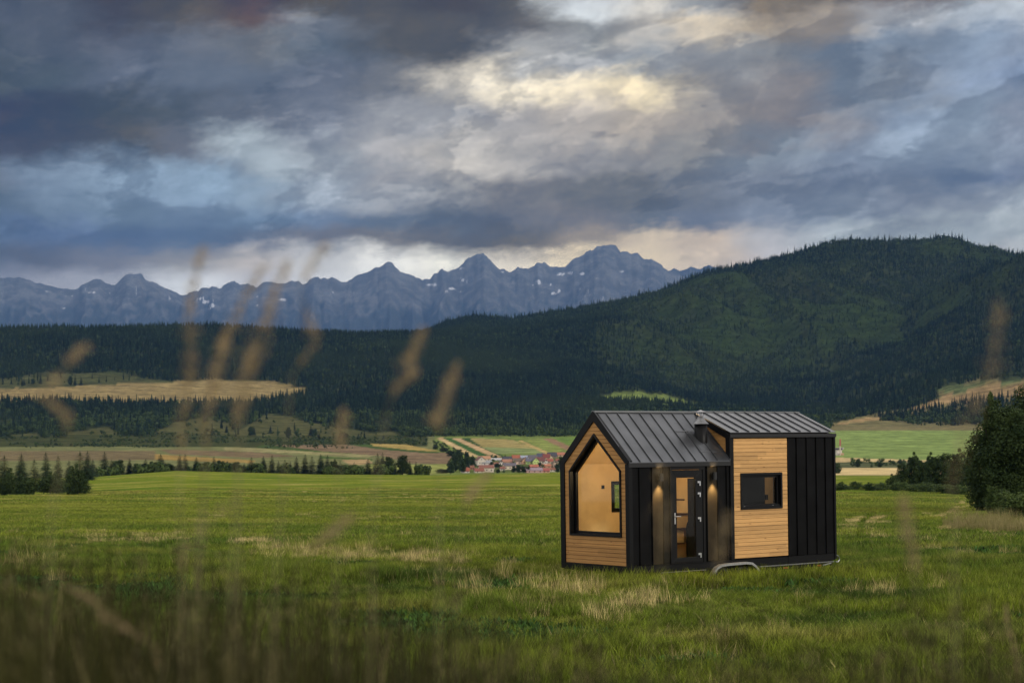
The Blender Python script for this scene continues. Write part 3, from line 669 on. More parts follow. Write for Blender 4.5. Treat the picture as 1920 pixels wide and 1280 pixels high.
def broad_hi(seed, H, R, nleaf, leaf=.2, lobes=12, low=.05, tall=1.0):
    r = np.random.RandomState(seed); cl = []
    for i in range(lobes):
        f = (i + .5) / lobes; z = H * (low + (1 - low) * (.12 + .8 * f)); rr = R * math.sqrt(max(.05, 1 - ((f - .38) / .68) ** 2)); th = i * 2.4 + r.rand()
        o = rr * (.35 + .35 * r.rand()); cl.append((o * math.cos(th), o * math.sin(th), z, rr * (.42 + .25 * r.rand())))
    # satellites give an uneven outline
    for i in range(lobes * 3):
        c = cl[r.randint(lobes)]; d = r.randn(3); d /= np.linalg.norm(d); cl.append((c[0] + d[0] * c[3] * .95, c[1] + d[1] * c[3] * .95, c[2] + d[2] * c[3] * .95 + .05 * H * r.rand(), c[3] * (.25 + .3 * r.rand())))
    cl = np.array(cl); wgt = cl[:, 3] ** 2; wgt /= wgt.sum()
    k = r.choice(len(cl), nleaf, p=wgt); c = cl[k]
    d = r.randn(nleaf, 3); d /= np.linalg.norm(d, axis=1)[:, None]
    P = c[:, :3] + d * (c[:, 3] * (.55 + .5 * r.rand(nleaf)))[:, None] * np.array([1, 1, .85 * tall])
    P[:, 2] = np.maximum(P[:, 2], .05 + .3 * r.rand(nleaf))
    nrm = d + r.randn(nleaf, 3) * .7 + np.array([0, 0, .5]); nrm /= np.linalg.norm(nrm, axis=1)[:, None]
    a = np.cross(nrm, r.randn(nleaf, 3)); a /= np.linalg.norm(a, axis=1)[:, None]; b = np.cross(nrm, a)
    s = (leaf * (.6 + .8 * r.rand(nleaf)))[:, None]
    quad = np.stack([P - a * s, P - b * s * .55, P + a * s, P + b * s * .55], 1).reshape(-1, 3)
    return quad, cl[:lobes]
def quads_mesh(name, V, mat):
    me = mesh_np(name, V, np.arange(len(V)).reshape(-1, 4)); me.materials.append(mat); return me
def trunk_mesh(name, H, r0, limbs, seed=1):
    r = random.Random(seed); m = MB()
    m.tube([(0, 0, -.4), (.03 * H * r.uniform(-.5, .5), .02 * H * r.uniform(-.5, .5), H * .45), (0, 0, H)], [r0, r0 * .65, r0 * .12], 8)
    for (x, y, z, _) in limbs:
        zb = z * .45; m.tube([(0, 0, zb), (x * .45, y * .45, zb + (z - zb) * .55), (x, y, z)], [r0 * .38, r0 * .25, r0 * .06], 5)
    me = bpy.data.meshes.new(name); me.from_pydata(m.v, [], m.f); me.update(); me.materials.append(M_BARK); return me

# ------------------------------------------------------------------ instanced stuff
def proto_coll(name, meshes):
    c = bpy.data.collections.new(name)
    for i, me in enumerate(meshes):
        o = bpy.data.objects.new('%s_%02d' % (name, i), me); c.objects.link(o)
    return c
def scatter(name, P, idxs, rz, scl, coll, label, cat, tilt=None):
    me = bpy.data.meshes.new(name); me.vertices.add(len(P)); me.vertices.foreach_set('co', np.asarray(P, np.float32).ravel())
    add_attr(me, 'idx', idxs, 'INT')
    rot = np.zeros((len(P), 3)); rot[:, 2] = rz
    if tilt is not None: rot[:, :2] = tilt
    add_attr(me, 'rot', rot, 'FLOAT_VECTOR'); add_attr(me, 'scl', scl, 'FLOAT_VECTOR')
    ob = link(name, me)
    ng = bpy.data.node_groups.new(name, 'GeometryNodeTree')
    ng.interface.new_socket('Geometry', in_out='INPUT', socket_type='NodeSocketGeometry'); ng.interface.new_socket('Geometry', in_out='OUTPUT', socket_type='NodeSocketGeometry')
    gi = ng.nodes.new('NodeGroupInput'); go = ng.nodes.new('NodeGroupOutput'); ip = ng.nodes.new('GeometryNodeInstanceOnPoints'); ci = ng.nodes.new('GeometryNodeCollectionInfo')
    ci.inputs['Collection'].default_value = coll; ci.inputs['Separate Children'].default_value = True; ci.inputs['Reset Children'].default_value = True
    def na(n, t):
        a = ng.nodes.new('GeometryNodeInputNamedAttribute'); a.data_type = t; a.inputs['Name'].default_value = n
        return next(s for s in a.outputs if s.enabled and s.name == 'Attribute')
    L = ng.links.new
    L(gi.outputs[0], ip.inputs['Points']); L(ci.outputs[0], ip.inputs['Instance']); ip.inputs['Pick Instance'].default_value = True
    L(na('idx', 'INT'), ip.inputs['Instance Index']); L(na('rot', 'FLOAT_VECTOR'), ip.inputs['Rotation']); L(na('scl', 'FLOAT_VECTOR'), ip.inputs['Scale'])
    L(ip.outputs[0], go.inputs[0])
    md = ob.modifiers.new('scatter', 'NODES'); md.node_group = ng
    return tag(ob, label, cat, kind='stuff')

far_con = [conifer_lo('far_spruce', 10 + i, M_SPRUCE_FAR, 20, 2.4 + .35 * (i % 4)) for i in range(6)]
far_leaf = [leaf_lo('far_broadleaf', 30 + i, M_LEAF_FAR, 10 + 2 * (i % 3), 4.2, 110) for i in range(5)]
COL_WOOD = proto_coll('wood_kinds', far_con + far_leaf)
def sample_area(n, p0, p1, y0, y1, rg):
    Y = np.sqrt(rg.rand(n) * (y1 ** 2 - y0 ** 2) + y0 ** 2); px_ = p0 + rg.rand(n) * (p1 - p0)
    return (px_ - 960) / F * Y, Y, px_
rg = np.random.RandomState(21)
def forest(n, p0, p1, y0, y1, sc0):
    X, Y, px_ = sample_area(n, p0, p1, y0, y1, rg); Z = gz(X, Y); py_ = HY - F * (Z - EYE) / Y
    pyw = py_ + fbm(X / 60, Y / 50, 3, 51) * 6
    op = lowland(px_, py_, Y) | (WHEAT(px_, py_) & (Y < 5300)) | MEADOW(px_, pyw) | (HILL_R(px_, pyw) & ~COPSE(px_, pyw) & (Y < 4700))
    sp = (PAST_T(px_, pyw) | PAST_A(px_, pyw))
    sh = shrubby(px_, py_, X, Y)
    u = rg.rand(n)
    dens = np.where(sp, .035, 1.0); dens = dens * (1 - .32 * sh)
    dens = dens * np.clip(1.25 + 1.1 * fbm(X / 90, Y / 60, 3, 63), .25, 1)
    dens = np.where((Y > 3000) & (Y < 3500) & (px_ < 760), dens * np.clip(.55 + 1.3 * fbm(X / 130, Y / 70, 3, 61), .05, 1), dens)
    ok = ~op & (u < dens)
    X, Y, Z, sh, px_, py_ = X[ok], Y[ok], Z[ok], sh[ok], px_[ok], py_[ok]
    m = len(X); u = rg.rand(m)
    mixn = fbm(X / 240, Y / 180, 4, 66)
    pleaf = np.clip(.10 + .9 * sh + mixn * .45 + np.where(Y < 3500, .32, 0) + .22 * sst(Y, 5250, 5600) + .25 * (py_ > 770), .02, .95)
    leaf = rg.rand(m) < pleaf
    ii = np.where(leaf, 6 + rg.randint(0, 5, m), rg.randint(0, 6, m))
    s = sc0 * (.50 + .75 * rg.rand(m) ** 1.3); s = np.where(leaf, s * (1 - .58 * sh), s * (1 - .15 * sh))
    s = np.where((Y > 6250) & (rg.rand(m) < .25), s * 1.55, s)
    return np.stack([X, Y, Z - .3], 1), ii, s
A = [forest(62000, -120, 1120, 2950, 5250, 1.0), forest(110000, 740, 2150, 3000, 6560, .95)]
# keep only one layer where both areas overlap
P = np.concatenate([a[0] for a in A]); II = np.concatenate([a[1] for a in A]); SC = np.concatenate([a[2] for a in A])
scl = np.stack([SC * (.85 + .4 * rg.rand(len(SC))), SC * (.85 + .4 * rg.rand(len(SC))), SC], 1)
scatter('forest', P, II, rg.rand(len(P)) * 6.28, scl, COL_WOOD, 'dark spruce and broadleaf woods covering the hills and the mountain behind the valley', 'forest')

Xl, Yl, pl = sample_area(1500, 170, 812, 925, 1010, rg)
kl = (fbm(pl / 30, pl * 0, 3, 58) + .12 * rg.rand(1500)) > -.02; Xl, Yl = Xl[kl], Yl[kl]
# scrub and hedges in the valley (low bushes that read as one mass)
X, Y, px_ = sample_area(16000, -60, 1950, 1450, 3300, rg); Z = gz(X, Y); py_ = HY - F * (Z - EYE) / Y
pyw = py_ + fbm(X / 40, Y / 30, 3, 52) * 1.5
ok = ((px_ > 1590) & (pyw > 866.5) & (pyw < 877) & (rg.rand(16000) < .4)) | ((pyw > 812) & (pyw < 840) & (px_ < 800) & (fbm(X / 110, Y / 60, 3, 53) > .02)) | ((px_ > 835) & (px_ < 1075) & (pyw > 858) & (pyw < 888) & (rg.rand(16000) < .05)) | inpoly(px_, pyw, [(812, 826), (830, 832), (860, 850), (850, 868), (838, 850), (815, 838)])
P = np.concatenate([np.stack([X, Y, Z - .4], 1)[ok], np.stack([Xl, Yl, gz(Xl, Yl) - .3], 1)]); m = len(P); s = .22 + .30 * rg.rand(m); s[-len(Xl):] = .22 + .42 * rg.rand(len(Xl)) ** 2
scatter('scrub', P, 6 + rg.randint(0, 5, m), rg.rand(m) * 6.28, np.stack([s * 1.2, s * 1.2, s], 1), COL_WOOD, 'low dark scrub and hedges along the valley fields, the tree line and the village gardens', 'scrub')
# ------------------------------------------------------------------ meadow grass
def grass_mat(name, tint=None, k=1.0, dry=None, trans=.35):
    m = bpy.data.materials.new(name); m.use_nodes = True; t = NT(m.node_tree); o = t.n('ShaderNodeOutputMaterial')
    c = field_colour(t) if tint is None else t.mix(0, tint, tint)
    at = t.n('ShaderNodeAttribute', attribute_name='tip'); a2 = t.n('ShaderNodeAttribute', attribute_name='rnd')
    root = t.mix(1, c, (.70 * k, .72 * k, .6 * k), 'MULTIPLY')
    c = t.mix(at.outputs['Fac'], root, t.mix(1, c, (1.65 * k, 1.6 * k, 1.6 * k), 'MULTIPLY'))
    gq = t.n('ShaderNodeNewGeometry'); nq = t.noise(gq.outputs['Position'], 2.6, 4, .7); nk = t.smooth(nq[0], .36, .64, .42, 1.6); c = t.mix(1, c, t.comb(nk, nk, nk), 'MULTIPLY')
    kk = t.math('MULTIPLY_ADD', a2.outputs['Fac'], 1.2, .40); c = t.mix(1, c, t.comb(kk, kk, kk), 'MULTIPLY')
    if dry is not None: c = t.mix(t.smooth(a2.outputs['Fac'], dry, min(1, dry + .06)), c, (.30, .25, .11))
    p = t.n('ShaderNodeBsdfPrincipled'); t.l(c, p.inputs['Base Color']); p.inputs['Roughness'].default_value = .6; p.inputs['Specular IOR Level'].default_value = .12
    tr = t.n('ShaderNodeBsdfTranslucent'); t.l(c, tr.inputs[0]); mx = t.n('ShaderNodeMixShader'); mx.inputs[0].default_value = trans
    t.l(p.outputs[0], mx.inputs[1]); t.l(tr.outputs[0], mx.inputs[2]); t.l(mx.outputs[0], o.inputs[0]); return m
M_GRASS = grass_mat('meadow_grass', dry=.93)
M_DRY = grass_mat('dry_grass', (.38, .31, .14))
M_CLOVER = grass_mat('clover', (.030, .066, .014))
M_TALL = grass_mat('bank_grass', (.036, .036, .009), .62, dry=.97)
def blades(n, size, h0, h1, wd, lean, seed, mat, name, leafy=False, radial=False):
    r = np.random.RandomState(seed)
    if radial: rr = size / 2 * np.sqrt(r.rand(n)); th = r.rand(n) * 6.283; x = rr * np.cos(th); y = rr * np.sin(th)
    else: x = (r.rand(n) - .5) * size * 1.15; y = (r.rand(n) - .5) * size * 1.15
    h = h0 + (h1 - h0) * r.rand(n) ** 1.3; a = r.rand(n) * 6.283; l = lean * (.3 + r.rand(n)) * h; wa = r.rand(n) * 6.283
    w_ = wd * (.6 + .8 * r.rand(n)); wx = np.cos(wa) * w_ / 2; wy = np.sin(wa) * w_ / 2; dx_ = np.cos(a); dy_ = np.sin(a); z0 = np.full(n, -.03)
    def pt(f, lf, wf): return np.stack([x + dx_ * l * lf - wx * wf, y + dy_ * l * lf - wy * wf, z0 * (1 - f) + h * f], 1), np.stack([x + dx_ * l * lf + wx * wf, y + dy_ * l * lf + wy * wf, z0 * (1 - f) + h * f], 1)
    b0, b1 = pt(0, 0, .5 if leafy else 1); m0, m1 = pt(.55, .3, 2.2 if leafy else .8); t0, _ = pt(1 if not leafy else .95, 1, 0)
    V = np.stack([b0, b1, m0, m1, t0], 1).reshape(-1, 3); i = np.arange(n)[:, None] * 5
    T = np.concatenate([i + [0, 1, 3], i + [0, 3, 2], i + [2, 3, 4]]).reshape(-1, 3)
    me = mesh_np(name, V, T); add_attr(me, 'tip', np.tile([0, 0, .55, .55, 1], n)); add_attr(me, 'rnd', np.repeat(r.rand(n), 5)); me.materials.append(mat); return me
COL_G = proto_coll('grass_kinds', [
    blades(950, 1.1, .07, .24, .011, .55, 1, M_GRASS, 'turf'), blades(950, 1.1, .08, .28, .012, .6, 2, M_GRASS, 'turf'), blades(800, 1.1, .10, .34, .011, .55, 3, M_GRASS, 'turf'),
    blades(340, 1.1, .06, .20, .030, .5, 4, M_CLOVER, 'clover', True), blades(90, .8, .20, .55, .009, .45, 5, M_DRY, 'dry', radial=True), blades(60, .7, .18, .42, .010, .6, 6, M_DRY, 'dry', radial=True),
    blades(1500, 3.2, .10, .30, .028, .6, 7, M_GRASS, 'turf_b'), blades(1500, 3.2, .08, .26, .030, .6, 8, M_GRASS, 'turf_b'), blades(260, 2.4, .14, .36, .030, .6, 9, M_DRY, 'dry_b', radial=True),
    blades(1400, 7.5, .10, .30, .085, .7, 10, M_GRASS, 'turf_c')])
rg = np.random.RandomState(77)
def inhouse(X, Y, grow=.0):
    u, v = house_uv(X, Y); return (u > -.1 - grow) & (u < 6.9 + grow) & (v > -.05 - grow) & (v < 2.6 + grow)
HM = dict(X=2.7023, Y=37.7462, Z=-2.6856, yaw=.6261, roll=-.0135)
def house_uv(X, Y):
    c, s = math.cos(HM['yaw']), math.sin(HM['yaw']); a = X - HM['X']; b = Y - HM['Y']; return a * c + b * s, -a * s + b * c
def area_pts(dens, y0, y1, margin):
    n = int(dens * .5 * (y1 ** 2 - y0 ** 2) * (1920 + 2 * margin) / F)
    return sample_area(n, -margin, 1920 + margin, y0, y1, rg)
PP, IX, SS = [], [], []
def put(X, Y, ii, s, sz=None):
    PP.append(np.stack([X, Y, gz(X, Y)], 1)); IX.append(ii); sz = s if sz is None else sz; SS.append(np.stack([s, s, sz], 1))
def hmod(X, Y): return .45 * np.exp(-np.maximum(0, np.hypot(X - 2.6, (Y - 37.6)) - 1.0) ** 2 / 2) - .30 * np.exp(-((X - 5.4) ** 2 + (Y - 39.0) ** 2) / 3.5) + .75 + .9 * np.clip(fbm(X / 3.5, Y / 3.5, 3, 120) + .25, -.2, .9)
X, Y, q = area_pts(2.1, 9, 62, 160); k = (track_mask(q, HY + F * 3.0 / Y, 30) < .3) & ~inhouse(X, Y, -.35); X, Y = X[k], Y[k]
nn = fbm(X / 2.6, Y / 2.6, 3, 130); cl = (nn > .30) & (rg.rand(len(X)) < .8)
put(X, Y, np.where(cl, 3, rg.randint(0, 3, len(X))), .85 + .4 * rg.rand(len(X)), hmod(X, Y) * (.8 + .4 * rg.rand(len(X))))
X, Y, q = area_pts(.22, 58, 215, 160); py_ = HY - F * (gz(X, Y) - EYE) / Y; k = track_mask(q, py_, 36) < .3; X, Y = X[k], Y[k]
put(X, Y, 6 + rg.randint(0, 2, len(X)), .9 + .4 * rg.rand(len(X)), .7 + .6 * rg.rand(len(X)))
X, Y, q = area_pts(.032, 205, 480, 100); py_ = HY - F * (gz(X, Y) - EYE) / Y; k = (track_mask(q, py_, 24) < .3) & (rg.rand(len(X)) > (Y - 220) / 260); X, Y = X[k], Y[k]
put(X, Y, np.full(len(X), 9), .9 + .4 * rg.rand(len(X)), .5 + .5 * rg.rand(len(X)))
# pale dead-grass tufts where the photo has them: (x, y, spread x, spread y, count)
for (x, y, ax, ay, n) in [(555,1042,36,7,26),(280,1014,28,4,16),(208,1016,24,5,12),(160,1020,20,8,8),(500,1033,18,5,8),(455,1023,22,4,8),(400,973,9,2,4),(640,1052,40,8,8),(780,1052,30,6,14),(850,1064,36,8,12),(950,1085,80,18,12),(1020,1098,70,18,10),(1110,1122,70,16,12),(930,1112,60,18,8),(1180,1130,50,14,7),(700,1046,30,6,12),(690,972,26,3,6),(1010,957,50,3,10),(880,938,60,2,12),(760,930,60,2,10),(940,968,60,3,10),(645,938,30,3,7),(560,925,60,3,8),(1590,985,4,5,6),(590,970,40,4,6),(1650,975,5,3,4),(1700,968,30,3,5),(370,982,30,4,5),(60,975,40,5,6),(1240,1130,50,12,8),(60,1050,60,16,12),(1620,1110,80,20,8)]:
    qx = x + ax * rg.randn(n); qy = y + ay * rg.randn(n); qy = np.clip(qy, 922, 1260)
    pts = [hit(a, b, 16, 500) for a, b in zip(qx, qy)]; X = np.array([p_[0] for p_ in pts]); Y = np.array([p_[1] for p_ in pts]); k = ~inhouse(X, Y); X, Y = X[k], Y[k]
    nb = Y > 62; put(X, Y, np.where(nb, 8, rg.randint(4, 6, len(X))), np.where(nb, .5, .8) * (.6 + .5 * rg.rand(len(X))), .65 + .5 * rg.rand(len(X)))
for tr in TRACKS:
    n = 26; tt = np.linspace(0, len(tr) - 1.001, n); ii_ = tt.astype(int); ff = tt - ii_; A_ = np.array(tr, float)
    q_ = A_[ii_] * (1 - ff[:, None]) + A_[ii_ + 1] * ff[:, None]; pts = [hit(a + rg.randn() * 1.5, b, 60, 300) for a, b in q_]
    X = np.array([p_[0] for p_ in pts]); Y = np.array([p_[1] for p_ in pts]); put(X, Y, np.full(n, 8), .25 + .2 * rg.rand(n), .55 + .4 * rg.rand(n))
# thin scatter of pale stems everywhere in the near field
X, Y, q = area_pts(.16, 14, 75, 100); k = ~inhouse(X, Y) & (fbm(X / 6, Y / 6, 3, 140) > -.05); X, Y = X[k], Y[k]
put(X, Y, rg.randint(4, 6, len(X)), .5 + .5 * rg.rand(len(X)), .5 + .45 * rg.rand(len(X)))
P = np.concatenate(PP); IX = np.concatenate(IX); SS = np.concatenate(SS)
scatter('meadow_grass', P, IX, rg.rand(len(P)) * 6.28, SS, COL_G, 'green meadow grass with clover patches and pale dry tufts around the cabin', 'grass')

# tall out-of-focus grass on the bank in front of the camera
r = np.random.RandomState(9); V = []; tip = []; rn = []
def blade3(x, y, zb, h, wd, a, lean):
    dx_, dy_ = math.cos(a) * lean, math.sin(a) * lean; k = r.rand()
    wx, wy = wd / 2 * math.cos(a + 1.57), wd / 2 * math.sin(a + 1.57); pts = []
    for f, wf in ((0, 1), (.35, .9), (.7, .7), (1, .12)):
        cx, cy, cz = x + dx_ * f * f, y + dy_ * f * f, zb + h * f * (1 - .15 * f * lean)
        pts += [(cx - wx * wf, cy - wy * wf, cz), (cx + wx * wf, cy + wy * wf, cz)]; tip.extend([f, f]); rn.extend([k, k])
    V.extend(pts)
for i in range(9500):
    y = 1.5 + 8.5 * r.rand() ** 1.1; px_ = -250 + 2450 * r.rand(); x = (px_ - 960) / F * y
    zb = float(gz(x, y))
    edge = np.interp(px_, [-250, 250, 620, 900, 1100, 1400, 1920], [950, 985, 1040, 1120, 1195, 1170, 1130])
    ty = edge + 230 * r.rand() ** .75 + 10 * r.randn() - (70 * r.rand() if r.rand() < .10 else 0)
    if r.rand() > np.interp(px_, [-250, 700, 1000, 1300, 2200], [1, .95, .7, .55, .65]): continue
    zt = EYE - (ty - HY) / F * y; h = zt - zb
    if h < .12: continue
    blade3(x, y, zb, h, .003 + .004 * r.rand(), r.rand() * 6.28, .05 + .22 * r.rand() * h)
for i in range(420):      # loose seed heads among the blades
    y = 1.6 + 4.5 * r.rand(); px_ = -250 + 2450 * r.rand() ** 1.25; x = (px_ - 960) / F * y
    ty = np.interp(px_, [-250, 250, 620, 900, 1100, 1400, 1920], [960, 1000, 1050, 1110, 1180, 1150, 1110]) + 230 * r.rand()
    zt = EYE - (ty - HY) / F * y; zb = float(gz(x, y))
    if zt - zb < .25: continue
    a = r.rand() * 6.28; ln = .10 + .12 * r.rand(); le = .3 * r.randn()
    for j in range(46):
        f = r.rand(); cx = x + math.cos(a) * le * ln * (1 - f) + .007 * r.randn(); cy = y + math.sin(a) * le * ln * (1 - f) + .007 * r.randn(); blade3(cx, cy, zt - ln * f, .011, .0030, r.rand() * 6.28, .01)
        if r.rand() < .22: rn[-8:] = [.99] * 8
V = np.array(V); nb = len(V) // 8; i0 = np.arange(nb)[:, None] * 8
Q = np.concatenate([i0 + [0, 1, 3, 2], i0 + [2, 3, 5, 4], i0 + [4, 5, 7, 6]]).reshape(-1, 4)
me = mesh_np('bank_grass', V, Q); add_attr(me, 'tip', tip); add_attr(me, 'rnd', rn)
tag(link('bank_grass', me, M_TALL), 'tall dark olive grass blades on the bank right in front of the camera, out of focus', 'grass', kind='stuff')

# single flowering stalks close to the lens
M_STALK = pmat('grass_stem', (.15, .125, .055), .7, .2, 30); M_PAN = pmat('seed_panicle', (.26, .185, .09), .8, .25, 60)
STALKS = [ # photo points from the tip down, distance, panicle pieces (fraction start, end, width m, amount)
 ('tall blurred stalk with four seed clumps, leftmost of those reaching over the mountains', [(372,455),(364,520),(356,600),(353,700),(336,800),(345,930),(352,1150)], 2.2, [(.0,.06,.010),(.12,.17,.012),(.22,.38,.013),(.40,.55,.013)]),
 ('thin blurred grass stalk bending from the peaks down left over the wheat field', [(492,490),(455,560),(420,650),(395,730),(380,900),(372,1150)], 2.25, [(.0,.12,.010),(.20,.38,.015)]),
 ('broad blurred grass stalk with a wide tan plume in front of the dark ridge', [(535,485),(513,545),(500,620),(470,690),(452,770),(440,1150)], 2.1, [(.0,.10,.010),(.12,.20,.011),(.20,.33,.019),(.36,.46,.009)]),
 ('blurred grass stalk whose dark tip reaches highest into the clouds', [(606,450),(580,505),(560,540),(590,640),(545,700),(520,1150)], 2.2, [(.0,.11,.011),(.26,.36,.012)]),
 ('blurred grass stalk with hooked tan seed head in front of the middle forest', [(792,612),(762,680),(775,705),(742,720),(725,775),(705,950),(700,1150)], 2.1, [(.0,.11,.010),(.12,.20,.014),(.24,.33,.009)]),
 ('blurred grass stalk with two tan plumes just left of the village', [(856,680),(832,745),(815,785),(822,810),(826,950),(828,1150)], 2.15, [(.0,.22,.011),(.24,.30,.015)]),
 ('low blurred stalk with an orange-brown head at the far left', [(150,642),(118,690),(90,745),(118,775),(120,825),(110,950),(100,1150)], 2.0, [(.0,.08,.010),(.18,.27,.012),(.30,.38,.010)]),
 ('short pale blurred seed plume over the meadow left of the cabin', [(915,885),(885,915),(862,960),(850,1200)], 2.3, [(.0,.22,.011)]),
 ('faint blurred stalk in front of the black cladding and left wall lamp', [(1246,880),(1243,960),(1236,1040),(1215,1270)], 2.0, [(.0,.30,.010)]),
 ('faint slanting stalk in front of the cabin door', [(1370,960),(1350,1010),(1335,1060),(1300,1270)], 2.0, [(.0,.28,.009)]),
 ('brownish blurred stalk in front of the mountain at the right edge', [(1888,560),(1865,630),(1840,700),(1815,800),(1800,900),(1790,1250)], 1.9, [(.0,.10,.012),(.15,.24,.012),(.33,.50,.014)]),
 ('pale curved stalk low in the right corner', [(1893,1135),(1888,1180),(1897,1230),(1912,1290)], 3.4, [(.0,.75,.008)]),
 ('upright brownish stalk over the grass right of the cabin', [(1703,930),(1700,1000),(1704,1100),(1706,1280)], 2.0, [(.0,.30,.011)]),
 ('faint tan stalk above the meadow in the left half', [(440,935),(400,970),(350,1030),(330,1200)], 2.2, [(.0,.42,.014)]),
 ('broken stalk bending right among the dark bank grass at lower left', [(110,1100),(170,1120),(200,1150),(290,1215),(300,1290)], 2.3, [(.08,.7,.008)]),
 ('upright blurred stalk right of the leftmost tall one, its plume below the wheat field', [(418,612),(406,700),(388,780),(378,950),(375,1150)], 2.2, [(.0,.08,.009),(.12,.36,.012)]),
 ('short blurred stalk between the tall ones with a plume on the wheat field', [(478,640),(452,700),(441,800),(446,950),(448,1150)], 2.3, [(.0,.26,.011)]),
 ('thin blurred stalk with a small head over the striped fields', [(640,768),(632,850),(628,1150)], 2.2, [(.0,.16,.009)]),
 ('tilted stalk with loose tan head above the dry tufts', [(660,965),(600,1010),(560,1060),(540,1250)], 2.2, [(.0,.25,.010)])]
rr_ = random.Random(3)
def poly_at(P, f):
    L = [ (P[i + 1] - P[i]).length for i in range(len(P) - 1)]; s = f * sum(L)
    for i, l in enumerate(L):
        if s <= l or i == len(L) - 1: return P[i].lerp(P[i + 1], max(0, min(1, s / l)))
        s -= l
for lab, pts, D, heads in STALKS:
    P3 = [Vector(((x - 960) / F * D + .003 * math.sin(i), D + .03 * math.cos(i * 1.7), EYE - (y - HY) / F * D)) for i, (x, y) in enumerate(pts)]
    b = P3[-1]; gzb = float(gz(b.x, b.y)) - .03; P3.append(Vector((b.x + .01, b.y, gzb))) if b.z > gzb + .02 else None
    base = P3[-1].copy(); root = empty('grass_stalk', base, 0, lab, 'grass stalk', 'flowering grass stalks close to the camera')
    sm = [ (p - base) for p in P3]; sm2 = [sm[0]]
    for i in range(len(sm) - 1): sm2 += [sm[i].lerp(sm[i + 1], .5), sm[i + 1]]
    m = MB(); m.tube(sm2, [.0004 + .0008 * i / len(sm2) for i in range(len(sm2))], 5); m.build('stem', M_STALK, root)
    _la = sum((sm[i + 1] - sm[i]).length for i in range(len(sm) - 1)); _lp = sum((sm[i + 1] - sm[i]).length for i in range(len(pts) - 1)); _k = _lp / _la
    for (f0, f1, wd) in heads:
        m = MB(); n = int(95 * (f1 - f0) / .12) + 36; n = int(min(n, 320) * (.12 if 'faint' in lab else .20 if 'right edge' in lab else .42)); _m = (f0 + f1) / 2; _h = (f1 - f0) * .80; f0 = max(0, (_m - _h) * _k); f1 = (_m + _h) * _k
        for i in range(n):
            f = f0 + (f1 - f0) * rr_.random(); c = poly_at(sm, f); g = (f - f0) / (f1 - f0)
            env = wd * (.18 + .82 * math.sin(math.pi * min(1, .08 + g * .9)) ** 1.2)
            q = c + Vector((rr_.gauss(0, 1), rr_.gauss(0, 1), rr_.gauss(0, .6))) * env * .50
            ax = Vector((rr_.gauss(0, .5), rr_.gauss(0, .5), 1)).normalized(); s1 = .0040; w1 = .0013
            e1 = ax.cross(Vector((1, .3, 0))).normalized(); e2 = ax.cross(e1)
            m.add([q - ax * s1, q + e1 * w1, q + e2 * w1, q - e1 * w1, q - e2 * w1, q + ax * s1], [(0,2,1),(0,3,2),(0,4,3),(0,1,4),(5,1,2),(5,2,3),(5,3,4),(5,4,1)])
            if i % 4 == 0: m.tube([c, q], .0003, 3)
        m.build('seed_head', M_PAN, root)

# ------------------------------------------------------------------ single trees and bushes
def mk_con(seed, H, R, dark):
    V = conifer_hi(seed, H, R); me = tri_mesh('spruce_crown', V, dark); tr = trunk_mesh('spruce_trunk', H * .97, H * .012 + .05, [], seed); return me, tr, H
SPR = [mk_con(3, 16, 2.7, M_SPRUCE), mk_con(4, 16, 3.3, M_SPRUCE), mk_con(5, 16, 2.2, M_SPRUCE), mk_con(6, 16, 3.8, M_SPRUCE)]
def mk_broad(seed, H, R, n, leaf, mat, lobes=12, low=.05):
    V, cl = broad_hi(seed, H, R, n, leaf, lobes, low); me = quads_mesh('leafy_crown', V, mat)
    tr = trunk_mesh('leafy_trunk', H * .8, H * .02 + .04, cl[::2], seed); return me, tr, H
BRD = [mk_broad(11, 10, 3.6, 9000, .20, M_LEAFD), mk_broad(12, 10, 3.0, 9000, .20, M_LEAFD), mk_broad(13, 10, 4.2, 9000, .22, M_LEAF)]
BSH = [mk_broad(15, 3, 2.0, 3500, .13, M_BUSH, 8, .02), mk_broad(16, 3, 2.3, 3500, .13, M_LEAFD, 8, .02), mk_broad(17, 3, 2.2, 3500, .13, M_LEAF, 8, .02)]
ORD = ['first','second','third','fourth','fifth','sixth','seventh','eighth','ninth','tenth','eleventh','twelfth','thirteenth','fourteenth','fifteenth','sixteenth','seventeenth','eighteenth','nineteenth','twentieth']
def ordn(i): return ORD[i] if i < 20 else ('twenty-' + ORD[i - 20] if i < 29 else ('thirtieth' if i == 29 else ('thirty-' + ORD[i - 30] if i < 39 else ('fortieth' if i == 39 else 'forty-' + ORD[i - 40]))))
def plant(kind, name, x, ytop, D=None, ybase=None, rng=None, wpx=None, label='', cat='tree', group=None, parts=('crown', 'trunk'), rz=None):
    """stand a tree on the ground so that its top reaches row ytop"""
    if D is None: X, Y, Z = hit(x, ybase, *rng)
    else: X = (x - 960) / F * D; Y = D; Z = float(gz(X, Y))
    zt = EYE + (HY - ytop) / F * Y; Ht = max(zt - Z, .4); me, tr, H = kind; s = Ht / H
    root = empty(name, (X, Y, Z), rs.rand() * 6.28 if rz is None else rz, label, cat, group)
    sx_ = s
    if wpx: w0 = max(v.co.x for v in me.vertices) - min(v.co.x for v in me.vertices); sx_ = (wpx / F * Y) / w0
    for nm, mesh in zip(parts, (me, tr)):
        o = link(nm, mesh, None, root); o.scale = (sx_, sx_, s) if nm == parts[0] else (s, s, s)
    return root
